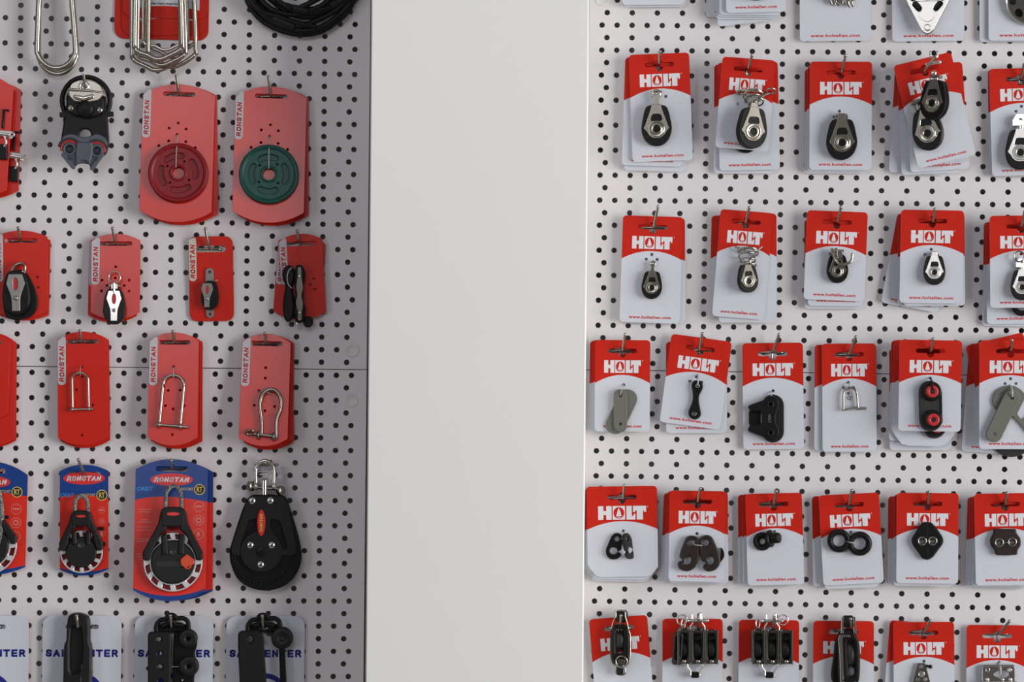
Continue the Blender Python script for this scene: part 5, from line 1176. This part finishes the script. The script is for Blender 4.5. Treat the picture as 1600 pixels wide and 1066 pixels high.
# ---- white cards in the bottom row
def sail_card(lab, cx, cxb, top, letters, z=6, w_=122):
    t = Thing('L', 'carded_fitting', lab, 'hardware pack', cx, top, z, to=(cxb, top + 190))
    h_ = t.h
    c = t.part('card', G().slab(rrect(w_, h_, 15, 0, -h_ / 2, 8), 0, 1.0, [stadium(-22, -17, 22, -17, 3.4)], bev=.25), 'card_white')
    t.part('lettering', block_text(letters, 112.5, 11.9, 3.2, cx=0, cy=-58.3, z=1.15), 'ink_blue', c)
    t.part('blue_emblem', G().cap([ccwise([(34 * math.cos(R(a)), -121 + 32 * math.sin(R(a))) for a in range(0, 181, 12)] + [(27 * math.cos(R(a)), -121 + 24 * math.sin(R(a))) for a in range(180, -1, -12)])], 1.1), 'ink_blue', c)
    return t
W_ = 'SAILCENTER'
sail_card('white card with blue lettering cut by the left edge, bottom row', -16.5, -18, 962.5, W_)
hook('L', -17, 980, -22, 962, 8, 'steel wire hook for the white blue-lettered card at the left edge', 12, stem=False)
t = sail_card('white blue-lettered card behind a channelled black fairlead, bottom row', 128.8, 126, 962.5, W_)
o = smooth(ab(122, 1010, [(108, 965), (112, 959), (122, 957), (132, 959), (140, 966), (141.5, 985), (141.5, 1000), (144.5, 1012), (144.5, 1040), (143, 1080), (140, 1100), (104, 1100), (102, 1060), (102, 1025), (103, 1006), (106, 998), (106.5, 980)]), 4)
ch = ab(122, 1010, [(113, 978), (127.5, 978), (130, 1010), (128, 1046), (116.5, 1052), (111.5, 1046), (111, 1005)])
fb = G().slab(o, 0, 14, bev=3).slab(o, 14, 22, [ccwise(round_poly(ch, 4))], bev=3)
fb.slab(ab(122, 1010, [(102, 1054), (117, 1060), (130, 1053), (130, 1100), (102, 1100)][::-1]), 20, 24, bev=1.5)
tr = G().slab(ccwise(ab(122, 1010, [(138, 1006), (143.5, 1018), (145.5, 1034), (145, 1040), (146, 1050), (144.6, 1060), (145.5, 1075), (144, 1100), (132, 1100), (133, 1040)])), 4, 20, bev=1.5)
for i in range(5): tr.tube([(8 + i * 3., -26 + i * 5, 21), (8 + i * 3.2, -90, 21)], .9, 6)
put(t, 122, 1010, [('fairlead', fb, 'black_matt', [('serrated_side', tr, 'charcoal')])])
hook('L', 122, 980, 119.8, 962.8, 30, 'steel hook tip above the channelled black fairlead', 6, stem=False)
def bracket_top(t, px, py):
    g = G().tube(smooth([(-21, -24, 14), (-22, -12, 14), (-16, -3, 14), (-7, -1, 14), (-4, 4, 14), (2, 5.5, 14), (7, 3, 14), (9, 0, 14), (20, 0, 14), (27, -6, 14), (28, -20, 14)], 5, False), 3.6, 12)
    g.tube(smooth([(-13, -12, 13), (-4, -9, 13), (-2, -4, 13), (4, -4, 13), (6, -9, 13), (18, -11, 13)], 4, False), 4.2, 10).box(3, -16, 6, 44, 12, 10, b=2)
    put(t, px, py, [('bracket', g, 'black_plastic')])
t = sail_card('white blue-lettered card behind a drilled black bar with double discs', 272.5, 270, 962.8, W_)
bracket_top(t, 267.5, 965)
br = G().slab(ccwise(round_poly(ab(266, 1010, [(233, 985), (264, 985), (269, 992), (268, 1100), (234, 1100)]), [6, 6, 4, 2, 2])), 16, 26, [ccwise(ab(266, 1010, circ(x, y, 3.6, 14))) for x, y in ((250, 996.5), (251.5, 1018.5), (252, 1039), (252.8, 1061))], bev=2)
br.slab(ab(266, 1010, circ(233, 1043, 3, 12))[::-1], 8, 16)
dd = G().slab(ccwise(round_poly(ab(266, 1010, [(272, 989), (280, 985), (300, 984), (308, 992), (308, 1010), (304, 1020), (309, 1040), (304, 1056), (303, 1100), (270, 1100)]), 5)), 4, 14, bev=2)
put(t, 266, 1010, [('drilled_bar', br, 'black_matt'), ('rear_plate', dd, 'black_plastic', [('disc', G().lathe([(14.5, 12), (14.5, 20), (13, 21.6), (3.8, 21.6), (3.2, 20), (3.2, 14)], 29, 14, 32), 'black_matt'), ('disc', G().lathe([(15.5, 12), (15.5, 20), (14, 21.6), (3.8, 21.6), (3.2, 20), (3.2, 14)], 30.5, -29, 32), 'black_matt'), ('hinge_pin', G().tube([(2, -30, 15), (14, -30, 15)], .8, 8).ball(20, -51, 15, 2), 'steel')])])
hook('L', 268, 980, 266, 962.5, 24, 'steel hook tip above the drilled black bar', 8, stem=False)
t = sail_card('white blue-lettered card behind a black bar and single-disc lever', 415.3, 413, 963, W_)
bracket_top(t, 410, 965)
br = G().slab(ccwise(round_poly(ab(410, 1010, [(373, 984), (406, 983), (412, 992), (420, 1100), (378, 1100), (373, 1005)]), [7, 7, 5, 2, 2, 4])), 14, 26, [ccwise(ab(410, 1010, circ(391.5, 996, 4, 16, 5.5)))], bev=2.2)
lv = G().slab(ccwise(ab(410, 1010, [(436, 1010), (445, 1010), (450, 1100), (440, 1100)])), 8, 16, bev=1.5)
put(t, 410, 1010, [('bar', br, 'black_matt'), ('lever', lv, 'black_plastic', [('disc', G().lathe([(17, 8), (17, 18), (15, 20), (4.4, 20), (3.6, 18), (3.6, 10)], 31, 14.5, 34), 'black_matt')]), ('steel_spring', G().tube(smooth([(-13, 30, 10), (-8, 33, 11), (2, 28, 10), (12, 31, 10)], 4, False), 1.4, 8), 'steel_dark'), ('foam_pad', G().box(14, 24, 4, 16, 12, 6), 'charcoal')])
hook('L', 411, 980, 409.8, 963, 24, 'steel hook tip above the black bar and lever', 8, stem=False)
